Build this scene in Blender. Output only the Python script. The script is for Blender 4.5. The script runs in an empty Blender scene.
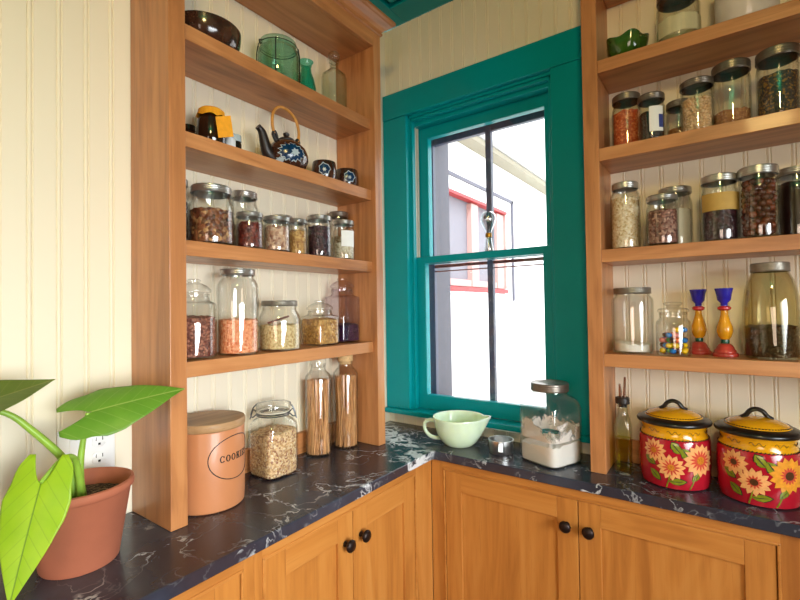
import bpy, bmesh, math, random
from mathutils import Vector, Matrix
random.seed(7)
C = bpy.context.scene.collection
Z0 = 0.914            # height of the worktop above the floor
PI = math.pi

# ------------------------------------------------------------------ materials
def lin(r, g, b):
    f = lambda c: (c/255/12.92) if c/255 <= 0.04045 else ((c/255+0.055)/1.055)**2.4
    return (f(r), f(g), f(b), 1)

def newmat(name):
    m = bpy.data.materials.new(name); m.use_nodes = True
    nt = m.node_tree; nt.nodes.clear()
    out = nt.nodes.new('ShaderNodeOutputMaterial')
    return m, nt, out

class G:
    """tiny node-graph helper"""
    def __init__(s, nt): s.nt = nt
    def n(s, t, **kw):
        x = s.nt.nodes.new(t)
        for k, v in kw.items():
            if hasattr(x, k): setattr(x, k, v)
            else: x.inputs[k.replace('_', ' ')].default_value = v
        return x
    def l(s, a, b): s.nt.links.new(a, b)
    def coord(s, scale=(1, 1, 1), kind='Object', rnd=True):
        tc = s.n('ShaderNodeTexCoord'); src = tc.outputs[kind]
        if rnd:
            oi = s.n('ShaderNodeObjectInfo'); ml = s.n('ShaderNodeMath', operation='MULTIPLY'); ml.inputs[1].default_value = 17.3
            s.l(oi.outputs['Random'], ml.inputs[0])
            ad = s.n('ShaderNodeVectorMath', operation='ADD'); s.l(src, ad.inputs[0]); s.l(ml.outputs[0], ad.inputs[1]); src = ad.outputs[0]
        mp = s.n('ShaderNodeMapping'); mp.inputs['Scale'].default_value = scale; s.l(src, mp.inputs['Vector'])
        return mp.outputs[0]
    def noise(s, vec, scale, detail=4, rough=.55, dist=0):
        x = s.n('ShaderNodeTexNoise'); x.inputs['Scale'].default_value = scale; x.inputs['Detail'].default_value = detail
        x.inputs['Roughness'].default_value = rough; x.inputs['Distortion'].default_value = dist; s.l(vec, x.inputs['Vector']); return x
    def ramp(s, fac, stops):
        r = s.n('ShaderNodeValToRGB'); e = r.color_ramp.elements
        while len(e) < len(stops): e.new(.5)
        for i, (p, c) in enumerate(stops): e[i].position = p; e[i].color = c if len(c) == 4 else (*c, 1)
        s.l(fac, r.inputs[0]); return r.outputs[0]
    def math(s, op, a, b=None, c=None):
        m = s.n('ShaderNodeMath', operation=op)
        for i, v in enumerate((a, b, c)):
            if v is None: continue
            if isinstance(v, (int, float)): m.inputs[i].default_value = v
            else: s.l(v, m.inputs[i])
        return m.outputs[0]
    def mix(s, fac, a, b, mode='MIX'):
        m = s.n('ShaderNodeMix', data_type='RGBA', blend_type=mode)
        for i, v in ((0, fac), (6, a), (7, b)):
            if isinstance(v, (int, float)): m.inputs[i].default_value = v
            elif isinstance(v, tuple): m.inputs[i].default_value = v
            else: s.l(v, m.inputs[i])
        return m.outputs[2]
    def bump(s, h, strength=.3, dist=.002):
        b = s.n('ShaderNodeBump'); b.inputs['Strength'].default_value = strength; b.inputs['Distance'].default_value = dist
        s.l(h, b.inputs['Height']); return b.outputs[0]
    def bsdf(s, out, color, rough=.5, metal=0, normal=None, coat=0, spec=.5, sss=0, sssr=(.01, .01, .005)):
        p = s.n('ShaderNodeBsdfPrincipled')
        for k, v in (('Base Color', color), ('Roughness', rough), ('Metallic', metal)):
            if isinstance(v, (int, float, tuple)): p.inputs[k].default_value = v
            else: s.l(v, p.inputs[k])
        p.inputs['Coat Weight'].default_value = coat; p.inputs['Coat Roughness'].default_value = .08
        p.inputs['Specular IOR Level'].default_value = spec
        if sss:
            p.inputs['Subsurface Weight'].default_value = sss; p.inputs['Subsurface Radius'].default_value = (1, 1, .5); p.inputs['Subsurface Scale'].default_value = .02
        if normal is not None: s.l(normal, p.inputs['Normal'])
        s.l(p.outputs[0], out.inputs[0]); return p

_M = {}
def plain(name, rgb, rough=.5, metal=0, coat=0, var=.12, vs=40, bump=0, bs=200, spec=.5, sss=0):
    if name in _M: return _M[name]
    m, nt, out = newmat(name); g = G(nt); c = lin(*rgb)
    v = g.coord(); nz = g.noise(v, vs, 3)
    d = tuple(x*(1-var) for x in c[:3])+(1,); b = tuple(min(1, x*(1+var)) for x in c[:3])+(1,)
    col = g.ramp(nz.outputs[0], [(.3, d), (.7, b)])
    nrm = None
    if bump: nrm = g.bump(g.noise(v, bs, 2).outputs[0], bump, .001)
    g.bsdf(out, col, rough, metal, nrm, coat, spec, sss)
    _M[name] = m; return m

def wood(name, axis, dark, mid, light, rough=.38):
    m, nt, out = newmat(name); g = G(nt)
    sc = [26, 26, 26]; sc[axis] = 1.6
    v = g.coord(tuple(sc))
    n1 = g.noise(v, 1.0, 6, .62, .6)
    sc2 = [5, 5, 5]; sc2[axis] = .9
    v2 = g.coord(tuple(sc2)); n2 = g.noise(v2, 1.0, 3, .5, 1.2)
    rings = g.math('SINE', g.math('MULTIPLY', n2.outputs[0], 42))
    f = g.math('ADD', g.math('MULTIPLY', n1.outputs[0], .62), g.math('MULTIPLY', rings, .035))
    f = g.math('ADD', f, g.math('MULTIPLY', n2.outputs[0], .38))
    col = g.ramp(f, [(.30, lin(*dark)), (.5, lin(*mid)), (.72, lin(*light))])
    sc3 = [220, 220, 220]; sc3[axis] = 9
    pores = g.noise(g.coord(tuple(sc3)), 1.0, 2)
    col = g.mix(g.math('MULTIPLY', g.math('GREATER_THAN', pores.outputs[0], .66), .25), col, lin(*dark))
    nrm = g.bump(n1.outputs[0], .08, .001)
    g.bsdf(out, col, rough, 0, nrm, .12)
    return m
CH = ((146, 90, 50), (190, 126, 76), (214, 152, 98))
WX, WY, WZ = [wood('cherry_wood_%s' % 'xyz'[i], i, *CH) for i in range(3)]
CB = ((160, 96, 40), (192, 124, 56), (208, 144, 74))
DX, DY, DZ = [wood('cabinet_cherry_%s' % 'xyz'[i], i, *CB) for i in range(3)]
LW = wood('lid_wood', 1, (120, 86, 56), (168, 128, 86), (190, 150, 106), .6)

def glass(name, tint=(.985, .985, .98), edge=(.54, .56, .53), f0=.05, rough=.0):
    """thin clear glass: Schlick reflection over a tinted transmission"""
    m, nt, out = newmat(name); g = G(nt)
    lw = g.n('ShaderNodeLayerWeight'); lw.inputs['Blend'].default_value = .5
    p5 = g.math('POWER', lw.outputs['Facing'], 5)
    fr = g.math('MULTIPLY_ADD', p5, .9, f0)
    p2 = g.math('POWER', lw.outputs['Facing'], 3.0)
    col = g.mix(p2, (*tint, 1), (*edge, 1))
    t = g.n('ShaderNodeBsdfTransparent'); g.l(col, t.inputs[0])
    gl = g.n('ShaderNodeBsdfGlossy'); gl.inputs['Roughness'].default_value = rough; gl.inputs['Color'].default_value = (1, 1, 1, 1)
    mx = g.n('ShaderNodeMixShader'); g.l(fr, mx.inputs[0]); g.l(t.outputs[0], mx.inputs[1]); g.l(gl.outputs[0], mx.inputs[2])
    g.l(mx.outputs[0], out.inputs[0]); return m
GL = glass('clear_glass')
GAQ = glass('aqua_glass', (.74, .89, .83), (.30, .50, .45))
GAQ2 = glass('blue_green_glass', (.42, .82, .74), (.12, .50, .46))
GOL = glass('olive_tinted_glass', (.90, .87, .74), (.52, .47, .32))
GVI = glass('lavender_glass', (.95, .93, .95), (.60, .55, .60))
GLB = glass('bottle_glass', (.97, .99, .96), (.74, .80, .74))
GBOT = glass('grey_green_glass', (.92, .94, .90), (.26, .32, .25))
GBULB = glass('bulb_glass', (.80, .82, .84), (.95, .96, .97), .30, .15)
GPANE = glass('window_glass', (.985, .99, .99), (.93, .95, .95), .035)
GYO = glass('oil', (.90, .86, .30), (.70, .66, .12), .02)
GGR = glass('dark_green_glass', (.16, .34, .08), (.04, .12, .02), .06, .05)

def grains(name, cols, scale, rough=.6, bump=.7, coat=.0):
    """small food pieces: one colour per cell plus a relief"""
    m, nt, out = newmat(name); g = G(nt)
    v = g.coord(rnd=False)
    vo = g.n('ShaderNodeTexVoronoi'); vo.inputs['Scale'].default_value = scale; g.l(v, vo.inputs['Vector'])
    sep = g.n('ShaderNodeSeparateColor'); g.l(vo.outputs['Color'], sep.inputs[0])
    k = len(cols)
    col = g.ramp(sep.outputs[0], [((i+.5)/k, lin(*c)) for i, c in enumerate(cols)])
    h = g.math('SUBTRACT', 1, vo.outputs['Distance'])
    nrm = g.bump(h, bump, .5/scale)
    g.bsdf(out, col, rough, 0, nrm, coat)
    return m

# soapstone with white veins
def soapstone():
    m, nt, out = newmat('soapstone'); g = G(nt)
    v = g.coord(rnd=False)
    warp = g.noise(v, 5, 4, .6)
    vm = g.n('ShaderNodeVectorMath', operation='MULTIPLY_ADD'); g.l(warp.outputs['Color'], vm.inputs[0]); vm.inputs[1].default_value = (.16, .16, .16); g.l(v, vm.inputs[2])
    w = vm.outputs[0]
    def veins(scale, width, seed, aniso=(1, 1, 1)):
        mp = g.n('ShaderNodeMapping'); mp.inputs['Location'].default_value = (seed, seed*.7, 0); mp.inputs['Scale'].default_value = aniso
        g.l(w, mp.inputs['Vector'])
        nz = g.noise(mp.outputs[0], scale, 5, .55, .4)
        d = g.math('ABSOLUTE', g.math('SUBTRACT', nz.outputs[0], .5))
        return g.math('SMOOTH_MIN', 1, g.math('MAXIMUM', 0, g.math('SUBTRACT', 1, g.math('DIVIDE', d, width))), .01)
    mask = g.ramp(g.noise(v, 6.5, 2).outputs[0], [(.48, (0, 0, 0)), (.62, (1, 1, 1))])
    fine = g.math('MULTIPLY', veins(9, .015, 3.1), g.math('MULTIPLY_ADD', mask, .75, .06))
    big = g.math('MULTIPLY', veins(3.2, .009, 1.3), g.ramp(g.noise(v, 4, 2).outputs[0], [(.50, (0, 0, 0)), (.62, (.8, .8, .8))]))
    # the pale broken band that crosses the slab at the inside corner
    sx = g.n('ShaderNodeSeparateXYZ'); g.l(w, sx.inputs[0])
    line = g.math('ABSOLUTE', g.math('SUBTRACT', g.math('ADD', sx.outputs[1], g.math('MULTIPLY', sx.outputs[0], .72)), .075))
    band = g.math('MAXIMUM', 0, g.math('SUBTRACT', 1, g.math('DIVIDE', line, .085)))
    band = g.math('MULTIPLY', band, g.math('LESS_THAN', sx.outputs[0], .52))
    seam = g.math('MULTIPLY', g.math('MULTIPLY', veins(13, .085, 8.2), band), 2.2)
    tot = g.math('MINIMUM', 1, g.math('ADD', g.math('ADD', fine, big), seam))
    base = g.ramp(g.noise(v, 3.5, 3).outputs[0], [(.35, lin(64, 50, 54)), (.5, lin(54, 54, 66)), (.66, lin(66, 74, 90))])
    mott = g.noise(w, 60, 3)
    base = g.mix(g.math('MULTIPLY', mott.outputs[0], .45), base, lin(34, 32, 38))
    col = g.mix(tot, base, lin(226, 228, 232))
    g.bsdf(out, col, .24, 0, g.bump(mott.outputs[0], .03, .001), 0, .5)
    return m
STONE = soapstone()

WALL = plain('cream_paint', (240, 230, 206), .45, var=.012, vs=3)
WALLP = plain('sage_paint', (150, 146, 124), .5, var=.01, vs=3)
TEAL = plain('teal_paint', (0, 148, 156), .28, coat=.0, var=.04, vs=6, spec=.3)
JAMBP = plain('jamb_paint', (214, 204, 190), .4, var=.05)
STEEL = plain('brushed_metal', (196, 194, 190), .32, .9, var=.06)
CHROME = plain('polished_steel', (238, 238, 238), .28, 1, var=.03)
OLDMET = plain('aged_zinc', (146, 140, 130), .42, .7, var=.2)
DKMET = plain('dark_pewter', (136, 126, 116), .36, .85, var=.15)
WHITELID = plain('white_enamel', (236, 236, 236), .3, var=.02)
PAPER = plain('paper', (240, 240, 238), .7, var=.02)
TANPAPER = plain('kraft_paper', (198, 160, 84), .7, var=.06)
BRONZE = plain('oil_rubbed_bronze', (44, 30, 26), .38, .6, var=.2)
BLACK = plain('black_glaze', (22, 18, 16), .3, coat=.2, var=.2)
RUBBER = plain('gasket', (226, 222, 206), .6, var=.03)
WIRE = plain('bail_wire', (104, 106, 110), .3, 1)
CORK = plain('cork', (216, 178, 124), .8, var=.2, vs=120, bump=.3)
TERRA = plain('terracotta', (172, 98, 70), .75, var=.08, vs=12, bump=.12, bs=160)
SALMON = plain('salmon_stoneware', (196, 128, 84), .42, var=.04, vs=16, coat=.12, bump=.06, bs=150)
INK = plain('black_ink', (28, 22, 20), .5)
SOIL = grains('potting_soil', [(30, 20, 16), (50, 36, 28), (24, 16, 12), (120, 96, 74)], 260, .9, .8)
JADE = plain('jadeite', (226, 248, 214), .12, var=.03, coat=.6, sss=.35)
RED = plain('red_glaze', (178, 26, 44), .13, var=.06, vs=14, coat=.5)
YEL = plain('mustard_glaze', (226, 160, 22), .13, var=.1, vs=22, coat=.5)
PEACH = plain('peach_petals', (244, 176, 112), .2, var=.12, vs=90, coat=.4)
GOLDP = plain('gold_petals', (236, 158, 52), .2, var=.14, vs=90, coat=.4)
CORAL = plain('coral_strokes', (214, 84, 62), .2, coat=.4)
LEAFG = plain('painted_green', (132, 138, 34), .2, var=.25, vs=80, coat=.4)
OCHRE = plain('ochre_centre', (206, 128, 40), .25, var=.3, vs=300, coat=.3)
DKBR = plain('dark_brown_centre', (84, 50, 24), .3, var=.3, vs=300, coat=.3)
BROWNGL = plain('brown_glaze', (62, 36, 26), .16, var=.5, vs=34, coat=.6)
DKCLAY = plain('dark_clay', (34, 26, 24), .4, var=.2)
COBALT = plain('cobalt_blue', (20, 50, 84), .2, var=.35, vs=70, coat=.4)
PALEBL = plain('pale_blue_white', (176, 190, 198), .25, var=.1, coat=.4)
RATTAN = plain('rattan', (200, 140, 62), .5, var=.18, vs=60)
HONEYJ = plain('dark_honey', (38, 20, 12), .08, coat=.6, var=.3)
ORANGEP = plain('orange_cloth', (236, 160, 22), .7, var=.08, vs=120, bump=.2)
PURP = plain('violet_blue_lacquer', (46, 40, 168), .22, var=.3, vs=36, coat=.4)
CRED = plain('red_lacquer', (206, 36, 44), .22, coat=.4)
CYEL = plain('amber_lacquer', (232, 160, 30), .22, var=.16, vs=30, coat=.4)
CGRN = plain('green_lacquer', (20, 84, 62), .22, coat=.4)
CBRK = plain('brick_red_lacquer', (182, 62, 50), .28, var=.2, vs=40, coat=.3)
PETIOLE = plain('leaf_stalk', (142, 180, 62), .4, var=.08)
OUTLET = plain('outlet_plastic', (240, 240, 238), .3, var=.01)
SLOT = plain('outlet_slot', (40, 38, 36), .6)
BRASS = plain('brass', (168, 122, 40), .3, 1)
GREYP = plain('weathered_grey_paint', (78, 78, 92), .5, var=.08)
DKGREY = plain('dark_storm_frame', (72, 80, 106), .4, var=.1)
REDTRIM = plain('red_brown_trim', (122, 52, 48), .5, var=.1)
SIDING = plain('white_siding', (240, 240, 240), .6, var=.01)
PINKT = plain('red_window_paint', (168, 46, 50), .5, var=.06)
PINKS = plain('faded_pink_paint', (190, 150, 146), .6, var=.04)
SOFFIT = plain('soffit_cream', (140, 134, 116), .6, var=.05)
SHADEBL = plain('window_blind', (120, 118, 128), .7, var=.05)
FLOORM = wood('floor_walnut', 1, (70, 46, 30), (96, 64, 42), (116, 80, 54), .35)
FLOUR = plain('flour', (240, 234, 228), .9, var=.02, vs=60, bump=.25, bs=60)
SUGAR = plain('white_sugar', (240, 236, 226), .8, var=.03, vs=400, bump=.2, bs=500)

# ------------------------------------------------------------------ mesh helpers
def mk(name, verts, faces, mats, parent=None, loc=(0, 0, 0), smooth=False, fm=None, sharp=None):
    me = bpy.data.meshes.new(name); me.from_pydata([tuple(v) for v in verts], [], faces)
    if not isinstance(mats, (list, tuple)): mats = [mats]
    for x in mats: me.materials.append(x)
    bm = bmesh.new(); bm.from_mesh(me)
    bmesh.ops.recalc_face_normals(bm, faces=bm.faces)
    bm.to_mesh(me); bm.free()
    if fm: me.polygons.foreach_set('material_index', fm)
    if smooth:
        me.polygons.foreach_set('use_smooth', [True]*len(me.polygons))
        try: me.set_sharp_from_angle(angle=math.radians(sharp or 42))
        except Exception: pass
    o = bpy.data.objects.new(name, me); C.objects.link(o); o.location = loc
    if parent is not None: o.parent = parent
    return o

class MB:
    def __init__(s): s.v = []; s.f = []; s.m = []
    def add(s, v, f, mi=0):
        b = len(s.v); s.v += [Vector(x) for x in v]; s.f += [tuple(i+b for i in q) for q in f]; s.m += [mi]*len(f); return s
    def box(s, x0, x1, y0, y1, z0, z1, mi=0, bev=0.0):
        if bev:
            bm = bmesh.new(); bmesh.ops.create_cube(bm, size=1)
            for v in bm.verts: v.co = Vector(((x0+x1)/2+v.co.x*(x1-x0), (y0+y1)/2+v.co.y*(y1-y0), (z0+z1)/2+v.co.z*(z1-z0)))
            bmesh.ops.bevel(bm, geom=bm.edges[:], offset=bev, segments=2, affect='EDGES', profile=.5)
            bm.verts.index_update()
            s.add([v.co.copy() for v in bm.verts], [[v.index for v in f.verts] for f in bm.faces], mi); bm.free(); return s
        v = [(x, y, z) for x in (x0, x1) for y in (y0, y1) for z in (z0, z1)]
        return s.add(v, [(0, 1, 3, 2), (4, 6, 7, 5), (0, 4, 5, 1), (2, 3, 7, 6), (0, 2, 6, 4), (1, 5, 7, 3)], mi)
    def lathe(s, prof, seg=40, mi=0, cx=0, cy=0, n=2, rot=0, closed=False, axis='z', jig=None):
        """prof: (r, z) or (r, z, exponent) from one end to the other; closed joins last ring to first"""
        vs = []; fs = []; k = len(prof)
        for p in prof:
            r, z = p[0], p[1]; e = p[2] if len(p) > 2 else n
            for i in range(seg):
                a = 2*PI*i/seg
                ca, sa = math.cos(a), math.sin(a)
                if e != 2:
                    ca = math.copysign(abs(ca)**(2/e), ca); sa = math.copysign(abs(sa)**(2/e), sa)
                x, y = r*ca, r*sa
                x, y = x*math.cos(rot)-y*math.sin(rot), x*math.sin(rot)+y*math.cos(rot)
                dz = jig(x, y, z) if jig else 0
                vs.append((cx+x, cy+y, z+dz))
        for j in range(k if closed else k-1):
            a, b = j*seg, ((j+1) % k)*seg
            for i in range(seg):
                i2 = (i+1) % seg; fs.append((a+i, a+i2, b+i2, b+i))
        if not closed:
            if prof[0][0] > 1e-6: fs.append(tuple(range(seg)))
            if prof[-1][0] > 1e-6: fs.append(tuple(range((k-1)*seg, k*seg)))
        if axis == 'x': vs = [(z, y, x) for x, y, z in vs]
        if axis == '-y': vs = [(x, -z, y) for x, y, z in vs]
        return s.add(vs, fs, mi)
    def tube(s, pts, r, seg=8, mi=0, closed=False, caps=True):
        pts = [Vector(p) for p in pts]; n = len(pts)
        rr = r if isinstance(r, (list, tuple)) else [r]*n
        vs = []; fs = []; prev = None
        for i, p in enumerate(pts):
            if closed: t = pts[(i+1) % n]-pts[i-1]
            else: t = pts[min(i+1, n-1)]-pts[max(i-1, 0)]
            t.normalize()
            if prev is None:
                a = Vector((0, 0, 1)) if abs(t.z) < .9 else Vector((1, 0, 0)); u = t.cross(a).normalized()
            else: u = (prev-t*prev.dot(t)).normalized()
            prev = u; w = t.cross(u)
            for k in range(seg):
                a = 2*PI*k/seg; vs.append(p+(u*math.cos(a)+w*math.sin(a))*rr[i])
        for i in range(n if closed else n-1):
            a, b = i*seg, ((i+1) % n)*seg
            for k in range(seg): k2 = (k+1) % seg; fs.append((a+k, a+k2, b+k2, b+k))
        if not closed and caps: fs += [tuple(range(seg)), tuple(range((n-1)*seg, n*seg))]
        return s.add(vs, fs, mi)
    def blob(s, c, rx, ry, rz, mi=0, sub=1, rot=None):
        bm = bmesh.new(); bmesh.ops.create_icosphere(bm, subdivisions=sub, radius=1)
        vs = []
        for v in bm.verts:
            p = Vector((v.co.x*rx, v.co.y*ry, v.co.z*rz))
            if rot is not None: p = rot @ p
            vs.append(p+Vector(c))
        bm.verts.index_update()
        s.add(vs, [[v.index for v in f.verts] for f in bm.faces], mi); bm.free(); return s
    def obj(s, name, mats, parent=None, loc=(0, 0, 0), smooth=True, sharp=None):
        return mk(name, s.v, s.f, mats, parent, loc, smooth, s.m, sharp)

def tag(o, label, cat, group=None, kind=None):
    o['label'] = label; o['category'] = cat
    if group: o['group'] = group
    if kind: o['kind'] = kind
    return o
def thing(name, label, cat, loc, group=None, rz=0):
    o = bpy.data.objects.new(name, None); C.objects.link(o); o.location = loc; o.rotation_euler = (0, 0, rz)
    o.empty_display_size = .02
    return tag(o, label, cat, group)
def struct(o): o['kind'] = 'structure'; return o
def smoothpath(pts, n=6):
    """Catmull-Rom through pts"""
    P = [Vector(p) for p in pts]; out = []
    for i in range(len(P)-1):
        p0 = P[max(i-1, 0)]; p1 = P[i]; p2 = P[i+1]; p3 = P[min(i+2, len(P)-1)]
        for k in range(n):
            t = k/n; out.append(.5*((2*p1)+(p2-p0)*t+(2*p0-5*p1+4*p2-p3)*t*t+(3*p1-p0-3*p2+p3)*t**3))
    out.append(P[-1]); return out

# ------------------------------------------------------------------ camera
yaw, pit, rol = math.radians(35.7741), math.radians(1.0497), math.radians(-.8402)
fw = Vector((-math.sin(yaw)*math.cos(pit), math.cos(yaw)*math.cos(pit), math.sin(pit)))
rt = Vector((math.cos(yaw), math.sin(yaw), 0)); up = rt.cross(fw)
r2 = rt*math.cos(rol)+up*math.sin(rol); u2 = up*math.cos(rol)-rt*math.sin(rol)
cam = bpy.data.objects.new('camera', bpy.data.cameras.new('camera')); C.objects.link(cam)
mw = Matrix.Identity(4)
for i in range(3): mw[i][0], mw[i][1], mw[i][2] = r2[i], u2[i], -fw[i]
mw.translation = Vector((1.191, -1.5665, .4887+Z0)); cam.matrix_world = mw
cam.data.sensor_width = 36; cam.data.lens = 448.94/800*36; cam.data.clip_start = .02
bpy.context.scene.camera = cam

# ------------------------------------------------------------------ room
XR, YF, ZC = 2.75, -3.7, Z0+1.7112
def bead_profile(a0, a1, grooves):
    """polyline (along, depth) with paired V grooves and the bead between them"""
    pts = [(a0, 0)]
    for gq in sorted(grooves):
        if gq-.008 < a0 or gq+.008 > a1: continue
        pts += [(gq-.0065, 0), (gq-.0045, -.0032), (gq-.0025, -.0005), (gq, .0004), (gq+.0025, -.0005), (gq+.0045, -.0032), (gq+.0065, 0)]
    pts.append((a1, 0)); return pts
def bead_panel(mb, axis, a0, a1, z0, z1, grooves, back):
    pts = bead_profile(a0, a1, grooves); vs = []; fs = []; n = len(pts)
    for z in (z0, z1):
        for a, d in pts: vs.append((d, a, z) if axis == 'y' else (a, -d, z))
    for i in range(n-1): fs.append((i, i+1, n+i+1, n+i))
    mb.add(vs, fs)
    if axis == 'y': mb.box(-back, -.004, a0, a1, z0, z1)
    else: mb.box(a0, a1, .004, back, z0, z1)
GY = [-1.0965-.0525*k for k in range(-20, 50)]
GX = [.995+.0507*k for k in range(-19, 34)]
mb = MB(); bead_panel(mb, 'y', YF, 0, 0, ZC, GY, .14); struct(mb.obj('wall_left', WALL, smooth=False))
mb = MB()
bead_panel(mb, 'x', 0, .118, 0, ZC, GX, .2); bead_panel(mb, 'x', .730, XR, 0, ZC, GX, .2)
bead_panel(mb, 'x', .118, .730, 0, Z0+.030, GX, .2); bead_panel(mb, 'x', .118, .730, Z0+1.305, ZC, GX, .2)
struct(mb.obj('wall_back', WALL, smooth=False))
struct(MB().box(XR, XR+.1, YF, 0, 0, ZC).obj('wall_right', WALLP, smooth=False))
struct(MB().box(-.14, XR+.1, YF-.1, YF, 0, ZC).obj('wall_front', WALLP, smooth=False))
struct(MB().box(-.14, XR+.1, YF-.1, .2, -.05, 0).obj('floor', FLOORM, smooth=False))
struct(MB().box(-.14, XR+.1, YF-.1, .2, ZC+.03, ZC+.1).obj('ceiling', TEAL, smooth=False))
struct(MB().box(.0, .112, YF, 0, ZC, ZC+.03, bev=.003).obj('trim_1', TEAL, smooth=False))
struct(MB().box(.112, XR, -.112, 0, ZC, ZC+.03, bev=.003).obj('trim_2', TEAL, smooth=False))
struct(MB().box(.128, XR, YF, -.128, ZC+.004, ZC+.03, bev=.006).obj('trim_3', TEAL, smooth=False))

# ------------------------------------------------------------------ window
win = bpy.data.objects.new('window_1', None); C.objects.link(win); win.location = (.424, 0, Z0); win['kind'] = 'structure'
def W(name, mat, mb, par=win):
    for v in mb.v: v.x -= .424
    o = mb.obj(name, mat, par, smooth=False); return o
W('casing', TEAL, MB().box(.002, .122, -.024, 0, .066, 1.302, bev=.002).box(.726, .846, -.024, 0, .066, 1.302, bev=.002).box(.002, .846, -.026, 0, 1.303, 1.412, bev=.002))
W('stool', TEAL, MB().box(.002, .862, -.044, .03, .046, .066, bev=.004))
W('jamb', TEAL, MB().box(.118, .127, -.004, .115, .05, 1.305).box(.721, .730, -.004, .115, .05, 1.305).box(.118, .73, -.004, .115, 1.292, 1.305)
  .box(.127, .137, .002, .024, .066, 1.292, bev=.002).box(.711, .721, .002, .024, .066, 1.292, bev=.002).box(.127, .721, .002, .024, 1.280, 1.292, bev=.002)
  .box(.127, .721, .024, .066, 1.264, 1.292, bev=.002))
W('jamb_liner', JAMBP, MB().box(.127, .131, .026, .040, .706, 1.264).box(.127, .1335, .046, .056, .706, 1.264).box(.717, .721, .026, .060, .706, 1.264))
def sash(name, y0, y1, z0, z1, st, tr, br):
    o = W(name, TEAL, MB().box(.1275, .1275+st, y0, y1, z0, z1, bev=.003).box(.7205-st, .7205, y0, y1, z0, z1, bev=.003)
          .box(.1275+st-.004, .7205-st+.004, y0, y1, z1-tr, z1, bev=.003).box(.1275+st-.004, .7205-st+.004, y0, y1, z0, z0+br, bev=.003))
    m = MB().box(.1275+st-.004, .7205-st+.004, (y0+y1)/2-.002, (y0+y1)/2+.002, z0+br-.004, z1-tr+.004)
    for v in m.v: v.x -= .424
    m.obj('glass_pane', GPANE, o, smooth=False); return o
sash('lower_sash', .028, .060, .066, .704, .048, .028, .060)
sash('upper_sash', .066, .098, .676, 1.268, .046, .050, .028)
W('storm_window', DKGREY, MB().box(.127, .160, .128, .150, .055, 1.29, bev=.002).box(.688, .721, .128, .150, .055, 1.29, bev=.002)
  .box(.16, .688, .128, .150, 1.206, 1.29, bev=.002).box(.16, .688, .128, .150, .055, .088, bev=.002).box(.413, .437, .124, .150, .088, 1.222, bev=.003))
W('storm_rail', REDTRIM, MB().box(.16, .688, .132, .15, .664, .676).box(.16, .688, .132, .15, .646, .650))
W('outer_jamb', GREYP, MB().box(.112, .126, .101, .33, .03, 1.305).box(.722, .736, .101, .33, .03, 1.305).box(.112, .736, .101, .33, 1.292, 1.31).box(.09, .76, .1, .36, .02, .05))

# ------------------------------------------------------------------ neighbouring house beyond the window
hs = thing('house', 'white house wing with a red framed window, seen outdoors through the sash', 'house', (-.7, 1.2, 0))
def H(name, mat, mb, par=None): return mb.obj(name, mat, par or hs, smooth=False)
m = MB().box(-.2, 0, -.6, .42, 0, 2.95).box(-.2, 0, 1.78, 7, 0, 2.95).box(-.2, 0, .42, 1.78, 0, Z0+.62).box(-.2, 0, .42, 1.78, Z0+1.50, 2.95)
H('wall', SIDING, m)
wf = H('window_frame', PINKT, MB().box(-.04, .03, .40, 1.80, Z0+.63, Z0+.67)); H('head_frame', PINKT, MB().box(-.04, .03, .40, 1.80, Z0+1.472, Z0+1.50), wf); H('side_frame', PINKS, MB().box(-.04, .02, 1.775, 1.80, Z0+.68, Z0+1.472), wf)
H('pane', SHADEBL, MB().box(-.06, -.05, .42, 1.78, Z0+.64, Z0+1.48), wf); H('sash', PINKS, MB().box(-.05, .0, .40, .46, Z0+.68, Z0+1.46).box(-.05, .0, 1.60, 1.77, Z0+.68, Z0+1.46).box(-.05, .0, 1.02, 1.16, Z0+.68, Z0+1.46).box(-.05, -.01, .46, 1.60, Z0+.68, Z0+.74), wf)
H('window_surround', GREYP, MB().box(0, .018, 1.98, 2.02, Z0+.55, Z0+1.66).box(0, .018, .3, 2.02, Z0+1.63, Z0+1.66))
H('eave', SOFFIT, MB().box(-.2, .14, -.6, 6.2, 2.88, 2.93))
H('roof', SIDING, MB().box(-.2, .20, -.6, 6.3, 2.95, 3.6))
struct(MB().box(-6, 8, .45, 14, -.3, -.25).obj('ground', plain('pale_concrete', (214, 212, 206), .8, var=.05)))
struct(MB().box(-.95, 6, 8.2, 8.4, -.25, 3.4).obj('wall_outside', SIDING, smooth=False))

# ------------------------------------------------------------------ worktop
ct = .0286
mb = MB()
loop = [(0.001, -3.2), (.375, -3.2), (.375, -.262), (.381, -.2556), (2.2, -.2556), (2.2, -.001), (.001, -.001)]
def slab(mb, loop, z0, z1, ch=.0025):
    # chamfered slab: inset rings on the outer edges
    n = len(loop)
    def inset(d):
        out = []
        for i in range(n):
            p0, p1, p2 = [Vector(loop[(i+k) % n]) for k in (-1, 0, 1)]
            d1 = (p1-p0).normalized(); d2 = (p2-p1).normalized(); n1 = Vector((-d1.y, d1.x)); n2 = Vector((-d2.y, d2.x))
            b = n1+n2; b = b/(b.dot(n1)); out.append(p1+b*d)
        return out
    rings = [(inset(ch), z0), (loop, z0+ch), (loop, z1-ch), (inset(ch), z1)]
    vs = [(p[0], p[1], z) for r, z in rings for p in r]; fs = []
    for j in range(3):
        for i in range(n): fs.append((j*n+i, j*n+(i+1) % n, (j+1)*n+(i+1) % n, (j+1)*n+i))
    fs += [tuple(range(n))[::-1], tuple(range(3*n, 4*n))]
    mb.add(vs, fs)
slab(mb, loop, -ct, 0)
wt = mb.obj('worktop', STONE, loc=(0, 0, Z0), smooth=False)
tag(wt, 'dark soapstone worktop with white veins running round the corner', 'worktop')

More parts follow.
